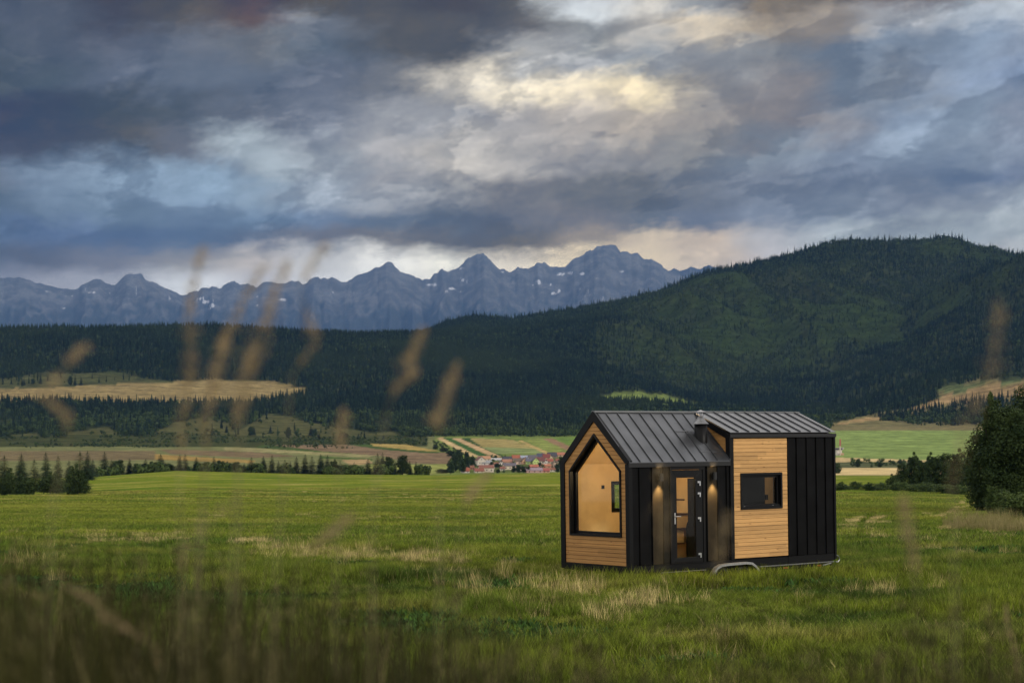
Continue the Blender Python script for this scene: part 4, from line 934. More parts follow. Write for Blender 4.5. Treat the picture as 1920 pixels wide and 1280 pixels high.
LINE = [(196,845,950,24),(209,860,950,18),(222,861,960,24),(243,858,955,18),(258,868,960,20),(273,859,950,20),(287,864,950,18),(301,850,940,26),(318,870,950,22),(337,851,940,18),(347,850,955,16),(368,856,945,20),(383,866,950,20),(401,855,945,22),(413,862,950,18),(428,866,950,18),(443,865,950,18),(458,867,950,12),(471,856,945,19),(494,854,945,20),(510,852,950,17),(522,863,950,16),(534,861,945,16),(544,863,950,14),(556,855,945,18),(572,850,940,22),(585,854,950,18),(601,850,940,24),(614,852,950,20),(626,862,945,16),(638,863,945,13),(664,865,960,10),(674,873,955,14),(690,859,945,22),(708,849,940,22),(717,847,950,18),(729,855,945,18),(741,862,950,16),(755,852,940,24),(768,862,945,14),(780,864,945,12),(788,878,950,9),(799,877,960,8)]
wide_i = {2, 4, 6, 8, 14, 15, 16, 29, 36, 38}
for i, (x, yt, D, wp) in enumerate(LINE):
    lf = i in wide_i
    plant(BRD[i % 2] if lf else SPR[i % 4], 'broadleaf_tree' if lf else 'spruce_tree', x, yt, D + rs.rand() * 20, None, None, wp * (1.2 if lf else 1.7),
          '%s tree from the left in the line beyond the meadow, %s' % (ordn(i), 'rounded' if lf else 'pointed'), 'tree', 'trees in the line beyond the meadow')
for i, (x, yt, yb, wp, lab) in enumerate([(8,852,926,34,'dark spruce cut by the left edge of the picture beside the meadow'),(40,848,926,32,'dark spruce second from the left edge in the group beside the meadow'),(64,860,922,26,'shorter dark spruce third from the left in the group beside the meadow'),(86,845,922,26,'tall dark spruce in the middle of the left group beside the meadow'),(109,852,918,20,'slim dark spruce right of the middle of the left group'),(129,861,922,22,'short spruce left of the two tallest right-hand spruces of the left group'),(150,845,926,34,'broad dark spruce with bushy foot at the right end of the left group'),(164,844,900,24,'slender tall spruce standing behind the right end of the left group'),(174,860,894,16,'small spruce just right of the left group at the field corner')]):
    plant(SPR[(i * 3) % 4], 'spruce_tree', x, yt, None, yb, (380, 880), wp * 2.1, lab, 'tree', 'spruces at the left field corner')
for i, (x, yt, yb, wp, lab) in enumerate([(18,885,928,44,'dark rounded bush at the very left edge under the spruces'),(48,893,928,52,'wide dark bush under the second spruce from the left edge'),(94,890,926,56,'wide dark bush in the middle of the left spruce group'),(146,878,927,48,'dense dark bush at the foot of the broad right-hand spruce'),(118,903,925,34,'small dark bush between two wider ones in the left group')]):
    plant(BSH[1], 'bush', x, yt, None, yb, (380, 600), wp, lab, 'bush', 'bushes under the left spruces', ('foliage', 'stems'))
# right-hand side
for i, (x, yt, yb, wp, k, lab) in enumerate([(1694,868,918,34,0,'leafy tree at the left end of the copse right of the cabin'),(1714,851,919,32,1,'tallest left-hand tree of the copse right of the cabin'),(1730,862,919,30,0,'leafy tree between the two narrow crowns of the copse'),(1747,851,920,30,1,'narrow leafy tree in the middle of the copse right of the cabin'),(1770,848,921,40,0,'broad dark tree right of the middle of the copse'),(1797,845,922,40,1,'dark tree of the copse beside the big near tree'),(1822,850,924,44,0,'dark tree of the copse half behind the big near tree')]):
    plant(BRD[k], 'broadleaf_tree', x, yt, None, yb, (330, 440), wp * 1.1, lab, 'tree', 'copse beyond the meadow on the right')
for i, (x, yt, yb, wp, k, lab) in enumerate([(1577,905,919,34,1,'low dark bush nearest the right corner of the cabin'),(1603,903,919,30,2,'low bush second from the cabin along the field edge'),(1628,906,920,34,1,'low dark bush third from the cabin along the field edge'),(1652,905,920,32,2,'low bush fourth from the cabin along the field edge'),(1673,893,918,34,1,'taller dark bush at the foot of the copse left end'),(1685,904,921,34,0,'green bush in front of the copse left end'),(1712,908,922,40,0,'light green bush in front of the tallest copse tree'),(1740,905,923,46,2,'green bush in front of the middle of the copse'),(1768,908,925,46,0,'light green bush in front of the broad copse tree'),(1798,910,927,44,2,'green bush in front of the copse right end'),(1590,911,919,30,0,'small green bush between the two bushes nearest the cabin'),(1640,912,920,28,0,'small green bush at the middle of the hedge')]):
    plant(BSH[k], 'bush', x, yt, None, yb, (300, 440), wp, lab, 'bush', 'bushes along the far field edge on the right', ('foliage', 'stems'))
big1 = mk_broad(41, 11.4, 3.9, 52000, .12, M_LEAFD, 20, .02); big2 = mk_broad(43, 14, 4.6, 50000, .13, M_LEAFD, 22, .02); spire = mk_broad(45, 8, 1.25, 9000, .12, M_LEAF, 9, .2)
plant(big1, 'broadleaf_tree', 1885, 752, 150, None, None, 150, 'big dark leafy tree at the right edge, nearest tree in view', 'tree', 'near trees at the right edge', rz=.4)
plant(big2, 'broadleaf_tree', 1962, 705, 156, None, None, 170, 'taller leafy tree mostly cut off by the right edge', 'tree', 'near trees at the right edge', rz=2.)
plant(spire, 'broadleaf_tree', 1858, 722, 151, None, None, 40, 'slender leafy crown rising from the left side of the big near tree', 'tree', 'near trees at the right edge', rz=1.)
for (x, yt, yb, wp, k, rg_, lab) in [(1838,900,962,70,1,(120,200),'dark leafy bush under the left side of the big near tree'),(1905,925,975,80,0,(100,170),'light green bush in front of the big near tree at the right edge'),(1872,915,968,60,2,(110,180),'mid green bush under the middle of the big near tree'),(1567,867,889,26,1,(1200,1500),'small round dark tree just clear of the cabin right wall')]:
    plant(BSH[k], 'bush', x, yt, None, yb, rg_, wp, lab, 'bush', 'bushes on the right side', ('foliage', 'stems'))
# dry weeds below the big tree: separate clumps
wd = []
for sdd in (1, 2, 3):
    me = blades(420, 1.8, .35, 1.25, .016, .35, 60 + sdd, M_WEED, 'weed_blades', radial=True); wd.append(me)
for i, (x, yb) in enumerate([(1800,990),(1818,996),(1836,990),(1850,999),(1868,995),(1885,1000),(1900,996),(1918,1001),(1842,980),(1880,982),(1940,998)]):
    X, Y, Z = hit(x, yb, 80, 140); o = link('weed_clump', wd[i % 3]); o.location = (X, Y, Z); o.rotation_euler.z = i; o.scale = (1.1, 1.1, .75 + .35 * rs.rand())
    tag(o, '%s pale dry weed clump from the left below the big right-hand tree' % ordn(i), 'weeds', 'dry weeds under the big tree')
# village and pasture trees
VT = [(830,879,887,30,1,'low dark bush left of the village trees'),(845,862,889,16,1,'dark tree at the left end of the village'),(853,850,884,16,0,'tall dark tree above the left end of the village'),(861,841,868,16,0,'highest dark tree on the slope left of the village'),(875,846,860,12,1,'small round tree on the pale strip above the village'),(866,857,886,18,1,'dark tree beside the orange roof at the village left end'),(876,855,878,18,0,'dark tree left of the white gabled house'),(886,854,874,12,1,'dark tree touching the white gabled house'),(817,833,842,12,1,'small bush at the foot of the ravine'),(832,838,848,18,1,'bush on the hedge below the ravine'),(846,844,856,20,1,'bush on the hedge above the village trees'),(929,853,860,8,0,'small dark tree behind the long white sheds'),(947,850,859,6,2,'small pointed spruce behind the village roofs'),(932,868,876,12,1,'garden tree below the long white sheds'),(922,865,874,8,0,'garden tree right of the grey roofed house'),(963,873,886,10,1,'garden bush below the mauve roofed house'),(972,871,886,12,0,'garden tree below the peach gable'),(981,873,886,12,1,'garden bush right of the garden tree at the field edge'),(990,874,886,10,0,'garden bush beside the pink low roof'),(934,879,887,8,1,'tiny bush at the field edge in the village middle'),(1012,866,876,10,1,'garden tree right of the lime gable'),(1052,855,884,12,0,'grey-green tree touching the cabin corner'),(1045,868,886,10,1,'garden tree near the cabin corner'),(1609,859,876,10,0,'dark tree standing in the hedge between the tan fields'),(1650,866,876,10,1,'dark bush in the hedge right of its tall tree')]
for (x, yt, yb, wp, k, lab) in VT:
    kd = SPR[2] if k == 2 else BRD[k]
    plant(kd, 'spruce_tree' if k == 2 else 'broadleaf_tree', x, yt, None, yb, (1300, 2400), wp * 1.1, lab, 'tree', 'trees around the village')
PT = [(132,704,722,9),(141,702,722,9),(152,705,722,9),(62,709,720,8),(76,699,719,9),(45,708,722,8),(541,800,822,10),(507,797,812,10),(583,797,816,14),(590,803,818,12),(598,808,824,13),(640,809,828,14),(648,811,827,12),(672,812,827,12),(719,815,828,6),(749,823,830,5),(484,822,832,6),(476,797,815,14),(470,799,817,12),(425,795,811,10)]
for i, (x, yt, yb, wp) in enumerate(PT):
    plant(SPR[i % 4] if i % 3 else BRD[0], 'spruce_tree' if i % 3 else 'broadleaf_tree', x, yt, None, yb, (2950, 4700), wp * 1.1, '%s lone tree from the list of those standing free on the brown pasture slopes, at about %d percent of the picture width' % (ordn(i), round(x / 19.2)) if False else ('small lone tree %s' % ['left of a trio above the wheat field','middle of a trio above the wheat field','right of a trio above the wheat field','beside the left end of the wheat field','tallest by the forest above the wheat field left end','leftmost above the wheat field','standing pointed and alone in the brown hill pasture','on the crest of the brown pasture','upper of three below the big wood','middle of three below the big wood','lowest of three below the big wood','left of a pair near the striped fields','right of a pair near the striped fields','right of the pair near the striped fields','tiny, on the last pasture before the ravine','tiny, nearest the ravine','tiny, at the foot of the pasture','right of two at the wood edge','left of two at the wood edge','below the wood by the pale bank'][i]), 'tree', 'lone trees on the hill pasture')

# ------------------------------------------------------------------ village houses
WALLC = {}
def wm(c, kind='wall'):
    c = tuple(c); g_ = sum(c) / 3; c = tuple(int(round((x * .84 + g_ * .16) * (.86 if kind == 'roof' else 1.0))) for x in c); c = (c[0], int(c[1] * .97), int(c[2] * (.78 if kind == 'roof' and c[0] > c[2] * 1.15 else .96))); key = (kind,) + c
    if key not in WALLC: WALLC[key] = pmat('%s_%d_%d_%d' % (kind, *c), lin(c), .8 if kind == 'wall' else .65, .12, .8)
    return WALLC[key]
M_PANE = pmat('dark_pane', (.03, .035, .045), .15, .1, 1)
def village_house(cx, yb, wpx, hpx, wall, roof, face, lab, rfrac=.5, rng=(1400, 2500)):
    X, Y, Z = hit(cx, yb, *rng); k = Y / F; W = wpx * k; Hh = hpx * k; eave = Hh * (1 - rfrac * .82)
    root = empty('village_house', (X, Y + 4, Z), {'s': .18, 'g': .35, 'q': -.25}[face], lab, 'house', 'village houses beyond the meadow')
    D_ = min(W, 9.5) if face == 's' else W * 1.15
    m = MB()
    hw, hd = W / 2, D_ / 2
    if face == 'g':   # gable towards the camera
        m.prism([(-hw, -3), (hw, -3), (hw, eave), (0, Hh), (-hw, eave)], 'y', -hd, hd); m.build('wall', wm(wall), root)
        m = MB(); ov = .5; t_ = .35; sl = (Hh - eave) / hw
        for s in (-1, 1):
            m.prism([(0, Hh + t_), (s * (hw + ov), eave - ov * sl + t_), (s * (hw + ov), eave - ov * sl), (0, Hh + .02)], 'y', -hd - ov, hd + ov)
        rf = m.build('roof', wm(roof, 'roof'), root)
        for x in (-hw * .45, hw * .45):
            w2 = MB(); w2.box(x - .55, x + .55, -hd - .08, -hd + .02, eave * .35, eave * .35 + 1.3); w2.build('window', M_PANE, root)
        w2 = MB(); w2.box(-.5, .5, -hd - .08, -hd + .02, eave + .3, eave + 1.5); w2.build('window', M_PANE, root)
        mc = MB(); mc.box(hw * .3, hw * .3 + .8, -.4, .4, Hh - hw * .35 * sl, Hh + 1.2); mc.build('chimney', wm((150, 110, 95)), rf)
    else:             # roof slope towards the camera
        m.prism([(-hd, -3), (hd, -3), (hd, eave), (0, Hh), (-hd, eave)], 'x', -hw, hw); m.build('wall', wm(wall), root)
        m = MB(); ov = .45; t_ = .35; sl = (Hh - eave) / hd
        for s in (-1, 1):
            m.prism([(0, Hh + t_), (s * (hd + ov), eave - ov * sl + t_), (s * (hd + ov), eave - ov * sl), (0, Hh + .02)], 'x', -hw - ov, hw + ov)
        rf = m.build('roof', wm(roof, 'roof'), root)
        n = max(2, int(W / 4))
        for i in range(n):
            x = -hw + (i + .5) * W / n; w2 = MB(); w2.box(x - .6, x + .6, -hd - .08, -hd + .02, eave * .3, eave * .3 + min(1.3, eave * .45)); w2.build('window', M_PANE, root)
        mc = MB(); mc.box(hw * .4, hw * .4 + .8, .2, 1.0, Hh - 1.2 * sl, Hh + 1.2); mc.build('chimney', wm((150, 110, 95)), rf)
    return root
W_ = (205, 198, 180); CR = (206, 190, 150)
for a in [
 (900,872,16,16,(196,192,176),(120,62,48),'g','white gabled house with brick red roof at the left of the village',.5),
 (908,864,22,9,(200,190,165),(196,140,115),'s','house with salmon tiles right behind the white gabled house',.6),
 (912,872,19,9,(196,196,190),(150,158,160),'s','low house with light grey roof in front of the white gabled house',.6),
 (911,885,27,13,W_,(142,70,62),'s','white house with dusty red roof at the meadow edge',.45),
 (898,886,17,8,W_,(150,62,50),'s','low bright red roof at the meadow edge',.75),
 (872,886,14,9,(210,205,200),(178,84,62),'s','orange roofed house leftmost at the meadow edge',.75),
 (885,880,7,7,(170,110,90),(140,84,66),'s','small brown-orange house behind the leftmost orange roof',.6),
 (884,874,9,4,(215,215,212),(214,216,214),'s','small white shed among the left village trees',.5),
 (929,863,27,4,(190,194,198),(206,210,214),'s','long low white shed at the back of the village',.6),
 (951,865,17,9,(120,80,80),(50,52,66),'s','dark blue roof behind the pink roof in the village middle',.7),
 (951,870,19,9,CR,(176,116,104),'s','dusty pink roofed house in the village middle',.65),
 (955,880,23,12,(212,200,170),(96,88,98),'s','cream house with mauve-grey roof at the village middle',.5),
 (968,864,16,11,(190,130,110),(178,90,66),'s','orange-red roof left of the pale blue roof',.75),
 (984,866,16,12,W_,(160,174,196),'s','pale blue metal roof in the back row',.7),
 (999,866,16,13,(200,190,165),(98,96,104),'s','grey roof between the pale blue and dark blue roofs',.75),
 (972,870,20,11,(205,180,160),(104,88,84),'s','brown-grey roof beside the peach gable',.6),
 (983,870,11,12,(222,176,134),(110,84,80),'g','peach coloured gable in the village middle',.5),
 (992,870,14,10,(150,180,100),(92,92,112),'s','slate blue roof beside the lime green gable',.55),
 (1003,870,11,12,(186,214,118),(84,84,90),'g','lime green gabled house in the village',.5),
 (1014,862,14,12,W_,(70,76,98),'s','dark blue roof in the back row of the village',.8),
 (1024,862,13,11,(216,196,150),(138,54,52),'s','crimson roof in the back row of the village',.75),
 (1030,861,9,8,(220,208,160),(130,60,60),'g','small cream gable below the crimson roof',.55),
 (1012,869,17,12,(190,180,160),(120,56,58),'s','maroon roofed house right of the lime gable',.65),
 (1035,858,17,10,(120,112,100),(60,62,72),'s','charcoal roof highest in the village back row',.7),
 (1050,856,19,8,(180,150,120),(184,104,86),'s','long salmon roof beside the cabin corner',.65),
 (1023,870,7,8,(214,208,196),(120,60,56),'g','small white gable between maroon and brick roofs',.45),
 (1031,869,12,9,(180,160,130),(166,76,64),'s','brick red roof in the right half of the village',.6),
 (1001,877,16,6,(120,60,60),(186,92,66),'s','low coral pink roof in front of the lime gable',.8),
 (1024,877,16,7,(190,150,110),(188,100,70),'s','low coral roof on ochre walls right of the other coral roof',.6),
 (1001,886,31,9,(186,150,140),(150,128,140),'s','long mauve roofed building at the meadow edge',.6),
 (1023,886,13,8,(200,150,120),(170,70,76),'s','small crimson roofed house at the meadow edge near the cabin',.65),
 (893,868,8,8,W_,(120,70,56),'s','tiny white house squeezed behind the white gabled house',.5),
 (922,879,8,7,W_,(96,92,96),'g','tiny white gable below the garden tree near the grey roofs',.5),
 (929,873,9,6,CR,(150,84,62),'s','tiny cream house with orange-brown roof in the left middle of the village',.5),
 (939,871,8,7,(214,208,196),(92,60,54),'g','tiny white gable with brown roof left of the pink roofed house',.5),
 (942,882,9,7,W_,(140,74,60),'s','tiny white house with rust roof left of the mauve-grey roof',.5),
 (966,884,9,7,(208,200,186),(100,84,80),'g','small pale gable at the meadow edge below the peach gable',.5),
 (980,883,9,6,W_,(152,80,60),'s','small white house with rust roof at the meadow edge below the lime gable',.5),
 (1012,882,9,7,W_,(110,70,60),'g','small white gable between the two coral roofs',.5),
 (1036,884,10,7,(206,198,184),(148,84,64),'s','small pale house with orange-brown roof right of the crimson roofed house',.5),
 (1047,882,9,9,(210,202,188),(90,84,86),'g','small pale gable nearest the cabin at the meadow edge',.5),
 (1046,868,9,8,W_,(150,80,62),'s','small white house with rust roof below the long salmon roof',.5),
 (1040,877,9,13,(170,150,128),(110,96,84),'g','tall beige house near the cabin corner',.35)]:
    village_house(*a)
# roadside building with a mast, right of the cabin
X, Y, Z = hit(1571, 853, 1900, 2700); k = Y / F
root = empty('roadside_building', (X, Y, Z), .1, 'small white building with dark upper band right of the cabin roof corner', 'building')
m = MB(); m.box(-9 * k, 6 * k, -4, 4, -2, 10 * k); m.build('wall', wm((214, 210, 202)), root)
m = MB(); m.prism([(-10 * k, 14 * k), (10 * k, 14 * k), (7.5 * k, 10 * k), (-10 * k, 10 * k)], 'y', -5, 4.5); m.build('roof', wm((206, 206, 206), 'roof'), root)
m = MB(); m.box(-8.5 * k, 7 * k, -5.1, -4.9, 10.4 * k, 13.2 * k); m.build('window_band', wm((70, 66, 76)), root)
m = MB(); m.box(1 * k, 9 * k, -6, -4.2, 0, 4 * k); m.build('porch', wm((190, 150, 110)), root)
root = empty('mast', (X + 2 * k, Y - 8, Z), 0, 'thin faded red mast standing by the small white building', 'mast')
m = MB(); m.box(-1.2 * k, 1.2 * k, -1, 1, 17 * k, 30 * k); m.build('shaft', wm((170, 84, 78)), root)
m = MB(); m.box(-1.0 * k, 1.0 * k, -.8, .8, -1, 17 * k); m.build('base', wm((196, 186, 176)), root)


# ------------------------------------------------------------------ the tiny house
HR = Matrix.Rotation(0, 3, 'Z')
cy_, sy_ = math.cos(HM['yaw']), math.sin(HM['yaw']); cr_, sr_ = math.cos(HM['roll']), math.sin(HM['roll'])
RZ = Matrix(((cy_, -sy_, 0), (sy_, cy_, 0), (0, 0, 1))); RY = Matrix(((cr_, 0, sr_), (0, 1, 0), (-sr_, 0, cr_)))
HR = RY @ RZ; HT = Vector((HM['X'], HM['Y'], HM['Z'] + EYE))
house = bpy.data.objects.new('tiny_house', None); COL.objects.link(house); house.matrix_world = Matrix.Translation(HT) @ HR.to_4x4()
tag(house, 'black metal and timber tiny house on a trailer, lit inside, standing in the meadow', 'tiny house')
def uz(px_, py_, v):
    """where a photo point meets the plane at depth v of the cabin: (u, z)"""
    dd = Vector(((px_ - 960) / F, 1, (HY - py_) / F)); o = Vector((0, 0, EYE)); Ri = HR.inverted(); a = Ri @ (o - HT); b = Ri @ dd; s = (v - a.y) / b.y
    p_ = a + b * s; return p_.x, p_.z
L, W, H0, HP, H2, U1 = 6.69, 2.5, 2.535, 3.70, 3.19, 3.14
M_BLK = pmat('black_metal', (.0045, .0045, .0048), .42, .35, 2, bump=.25, bscale=2.5, spec=.06)
M_TRIM = pmat('black_trim', (.0055, .0055, .006), .42, .1, 5, spec=.12)
M_ROOF = pmat('roof_metal', (.095, .098, .105), .30, .22, 1.1, metal=.75, bump=.12, bscale=3)
M_FRAME = pmat('window_black', (.005, .005, .0055), .4, .1, 5, spec=.15)
M_STEEL = pmat('galvanised', (.20, .20, .205), .38, .2, 20, metal=.8); M_ARCH = pmat('aluminium', (.40, .40, .40), .35, .15, 20, metal=.8)
M_STAIN = pmat('brushed_steel', (.55, .55, .56), .3, .1, 30, metal=.9)
M_RUB = pmat('rubber', (.02, .02, .02), .85, .2, 20)
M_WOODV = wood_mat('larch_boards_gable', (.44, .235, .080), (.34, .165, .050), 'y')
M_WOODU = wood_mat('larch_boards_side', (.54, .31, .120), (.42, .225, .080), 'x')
M_PLY = pmat('birch_plywood', (.62, .43, .20), .5, .10, 2.2, bump=.03)
M_PLYD = pmat('tread_dark', (.06, .025, .012), .6, .2, 10)
M_GLASS = glass_mat('window_glass', k=.35); M_INT = pmat('dark_interior', (.008, .007, .006), .8, .2, 4, spec=.05)
def part(m, name, mat, parent=house, **k): return m.build(name, mat, parent, **k)
T_ = .12
# floor and chassis
m = MB(); m.box(.01, L - .01, .01, W - .01, -.03, .11); part(m, 'floor_frame', M_TRIM, bevel=.006)
m = MB(); m.box(T_, 3.02, T_, W - T_, .111, .15); part(m, 'interior_floor', M_PLY)
# structural side wall facing the viewer (v 0..T_), with the door and window openings
m = MB()
for (a, b, c, e) in [(T_, 1.215, .112, 2.50), (2.27, U1, .112, 2.50), (1.215, 2.27, 2.33, 2.50)]: m.box(a, b, .03, T_, c, e)
for (a, b, c, e) in [(U1, 3.44, .112, 3.15), (4.83, L - .02, .112, 3.15), (3.44, 4.83, .112, 1.33), (3.44, 4.83, 2.20, 3.15)]: m.box(a, b, .03, T_, c, e)
part(m, 'side_wall', M_INT)
# far side wall with the small through-window
fw = (1.44, 2.35, 1.33, 2.0)
m = MB()
for (a, b, c, e) in [(T_, fw[0], .112, 2.48), (fw[1], 3.02, .112, 2.48), (fw[0], fw[1], .112, fw[2]), (fw[0], fw[1], fw[3], 2.48)]: m.box(a, b, W - T_, W - .07, c, e)
part(m, 'interior_wall', M_PLY)
m = MB()
for (a, b, c, e) in [(0, fw[0], .112, 2.5), (fw[1], L, .112, 2.5), (fw[0], fw[1], .112, fw[2]), (fw[0], fw[1], fw[3], 2.5)]: m.box(a, b, W - .068, W, c, e)
part(m, 'far_wall', M_BLK)
m = MB(); m.ring([(fw[0] - .03, fw[2] - .04), (fw[1] + .03, fw[2] - .04), (fw[1] + .03, fw[3] + .04), (fw[0] - .03, fw[3] + .04)], [(fw[0] + .05, fw[2] + .05), (fw[1] - .05, fw[2] + .05), (fw[1] - .05, fw[3] - .05), (fw[0] + .05, fw[3] - .05)], 'y', W - T_ - .03, W - .02)
fwin = part(m, 'window', M_FRAME)
m = MB(); m.box(fw[0] + .05, fw[1] - .05, W - .06, W - .05, fw[2] + .05, fw[3] - .05); part(m, 'pane', M_GLASS, fwin)
m = MB(); m.box(1.10, 1.19, W - T_ - .012, W - T_ - .001, 1.86, 1.95); part(m, 'wall_socket', M_FRAME)
# partition, ceiling
m = MB(); m.prism([(T_, .15), (W - T_, .15), (W - T_, 2.48), (W / 2, 3.5), (T_, 2.48)], 'x', 3.025, 3.06); part(m, 'partition', M_PLY)
sl = (HP - H0) / (W / 2)
m = MB()
for s in (0, 1):
    f = (lambda v: v) if s == 0 else (lambda v: W - v)
    m.prism([(f(T_ + .001), 2.47), (f(W / 2), 2.47 + (W / 2 - T_) * .86), (f(W / 2), 2.50 + (W / 2 - T_) * .86), (f(T_ + .001), 2.50)], 'x', T_, 3.02)
part(m, 'ceiling', M_PLY)
# end wall right
m = MB(); m.prism([(0.03, .112), (W - .07, .112), (W - .07, 2.5), (W / 2, 3.6), (.03, 3.12)], 'x', L - .08, L); part(m, 'end_wall', M_BLK)
# gable wall behind the boards
WO = [(.27, .79), (2.19, .79), (2.19, 2.32), (1.235, 3.19), (.27, 2.32)]
m = MB()
m.prism([(.03, .112), (2.47, .112), (2.47, .785), (.03, .785)], 'x', .02, .10)
m.prism([(.03, .786), (.265, .786), (.265, 2.52), (.03, 2.52)], 'x', .02, .10); m.prism([(2.195, .786), (2.47, .786), (2.47, 2.52), (2.195, 2.52)], 'x', .02, .10)
m.prism([(.266, 2.34), (1.235, 3.21), (1.235, 3.62), (.10, 2.56), (.266, 2.56)], 'x', .02, .10); m.prism([(2.194, 2.34), (1.236, 3.21), (1.236, 3.62), (2.40, 2.56), (2.194, 2.56)], 'x', .02, .10)
part(m, 'gable_wall', M_INT)
# gable boards: one plank per course, cut round the window
PIT = .094
def wtop(v): return 3.47 - .86 * abs(v - 1.235)
def planks(m, x_is, rows, cut, z0, t0=-.002, t1=.02):
    pass
m = MB(); z = .14; rr2 = random.Random(4)
def gable_iv(z):
    """board extent at height z, left and right pieces"""
    if z < 2.50: lo, hi = .105, 2.365
    else: dlt = (3.47 - z) / .86; lo, hi = 1.235 - dlt, 1.235 + dlt; lo, hi = max(lo, .105), min(hi, 2.365)
    if hi <= lo: return []
    if z < .79 or z > 3.19: return [(lo, hi)]
    if z <= 2.32: a, b = .265, 2.195
    else: q_ = (3.195 - z) / .911; a, b = 1.235 - q_, 1.235 + q_
    return [(lo, max(lo, a)), (min(hi, b), hi)]
while z < 3.44:
    for (za, zb) in ((z, min(z + PIT - .0025, 3.465)),):
        cuts = sorted({za, zb} | {c for c in (.79, 2.32, 2.50, 3.19) if za < c < zb})
        for c0, c1 in zip(cuts[:-1], cuts[1:]):
            A_ = gable_iv(c0 + 1e-4); B_ = gable_iv(c1 - 1e-4)
            if len(A_) != len(B_): continue
            for (a0, a1), (b0, b1) in zip(A_, B_):
                if a1 - a0 < .004 and b1 - b0 < .004: continue
                d0 = -.018 - .003 * rr2.random()
                lo_in = .0035 if c0 == za else 0; hi_in = .0035 if c1 == zb else 0
                m.add([(d0, a0, c0 + lo_in), (d0, a1, c0 + lo_in), (d0, b1, c1 - hi_in), (d0, b0, c1 - hi_in), (.018, a0, c0), (.018, a1, c0), (.018, b1, c1), (.018, b0, c1)],
                      [(0, 3, 2, 1), (4, 5, 6, 7), (0, 1, 5, 4), (1, 2, 6, 5), (2, 3, 7, 6), (3, 0, 4, 7)])
    z += PIT
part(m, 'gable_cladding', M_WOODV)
# black corner posts, base strip and rake trim of the gable
m = MB(); m.box(-.045, .06, -.035, .1, .0, 2.47); m.box(-.045, .06, 2.37, W + .03, 0, 2.49); m.box(-.04, .06, .101, 2.369, -.02, .136)
m.prism([(-.035, 2.48), (-.035, 2.545), (1.25, 3.712), (2.53, 2.545), (2.53, 2.485), (2.37, 2.485), (1.235, 3.475), (.10, 2.485)], 'x', -.047, .062)
part(m, 'gable_trim', M_TRIM)
# gable window
def inset(poly, d):
    out = []; n = len(poly)
    for i in range(n):
        p0 = Vector(poly[i - 1]); p1 = Vector(poly[i]); p2 = Vector(poly[(i + 1) % n])
        e1 = (p1 - p0).normalized(); e2 = (p2 - p1).normalized(); n1 = Vector((-e1.y, e1.x)); n2 = Vector((-e2.y, e2.x))
        q_ = (n1 + n2); q_ = q_ / q_.length_squared * 2 if q_.length_squared > 1e-6 else n1; out.append(tuple(p1 + q_ * d))
    return out
m = MB(); m.ring(WO, inset(WO, .045), 'x', -.05, .101); gw = part(m, 'gable_window', M_FRAME)
I2 = inset(WO, .046)
m = MB(); m.ring(I2, inset(WO, .105), 'x', .085, .155); part(m, 'sash', M_FRAME, gw)
m = MB(); m.prism(inset(WO, .104), 'x', .118, .124); part(m, 'pane', M_GLASS, gw)
# metal cladding with standing seams on the long side
m = MB()
for a, b in [(.04, 1.19), (2.29, U1 - .02)]: m.box(a, b, 0, .028, .145, 2.44)
m.box(1.19, 2.29, 0, .028, 2.385, 2.44)
m.box(5.03, L - .005, 0, .028, .145, 3.09)
for u in (.282, .656, .998, 2.36, 2.698, 2.997): m.box(u - .008, u + .008, -.030, -.0005, .15, 2.43)
for u in (5.05, 5.358, 5.708, 6.045, 6.374): m.box(u - .008, u + .008, -.030, -.0005, .15, 3.08)
part(m, 'metal_cladding', M_BLK)
m = MB(); m.box(.061, 5.02, -.012, .029, -.028, .125); m.box(5.03, L, -.012, .029, -.028, .135); m.box(.061, 1.2, -.02, .028, .125, .137); m.box(2.28, 3.2, -.02, .028, .125, .137)
m.box(U1 - .03, 3.222, -.032, .029, .14, 3.06); m.box(L - .03, L + .03, -.032, W + .02, .0, 3.06)
part(m, 'side_trim', M_TRIM)
# timber panel on the long side
m = MB(); z = .165; rr2 = random.Random(8)
while z < 3.03:
    zt = min(z + PIT - .002, 3.035); segs = [(3.226, 5.02)]
    if zt > 1.325 and z < 2.20: segs = [(3.226, 3.44), (4.83, 5.02)] if (z >= 1.30 and zt <= 2.23) else [(3.226, 3.44), (3.44, 4.83), (4.83, 5.02)]
    for a, b in segs:
        zz0, zz1 = z, zt
        if a == 3.44:
            if z < 1.33: zz1 = min(zt, 1.325)
            else: zz0 = max(z, 2.203)
            if zz1 - zz0 < .012: continue
        d0 = -.018 - .003 * rr2.random(); e_ = .003
        m.add([(a, d0, zz0 + e_), (b, d0, zz0 + e_), (b, d0, zz1 - e_), (a, d0, zz1 - e_), (a, .028, zz0), (b, .028, zz0), (b, .028, zz1), (a, .028, zz1)],
              [(0, 1, 2, 3), (7, 6, 5, 4), (0, 4, 5, 1), (1, 5, 6, 2), (2, 6, 7, 3), (3, 7, 4, 0)])
    z += PIT
part(m, 'timber_cladding', M_WOODU)
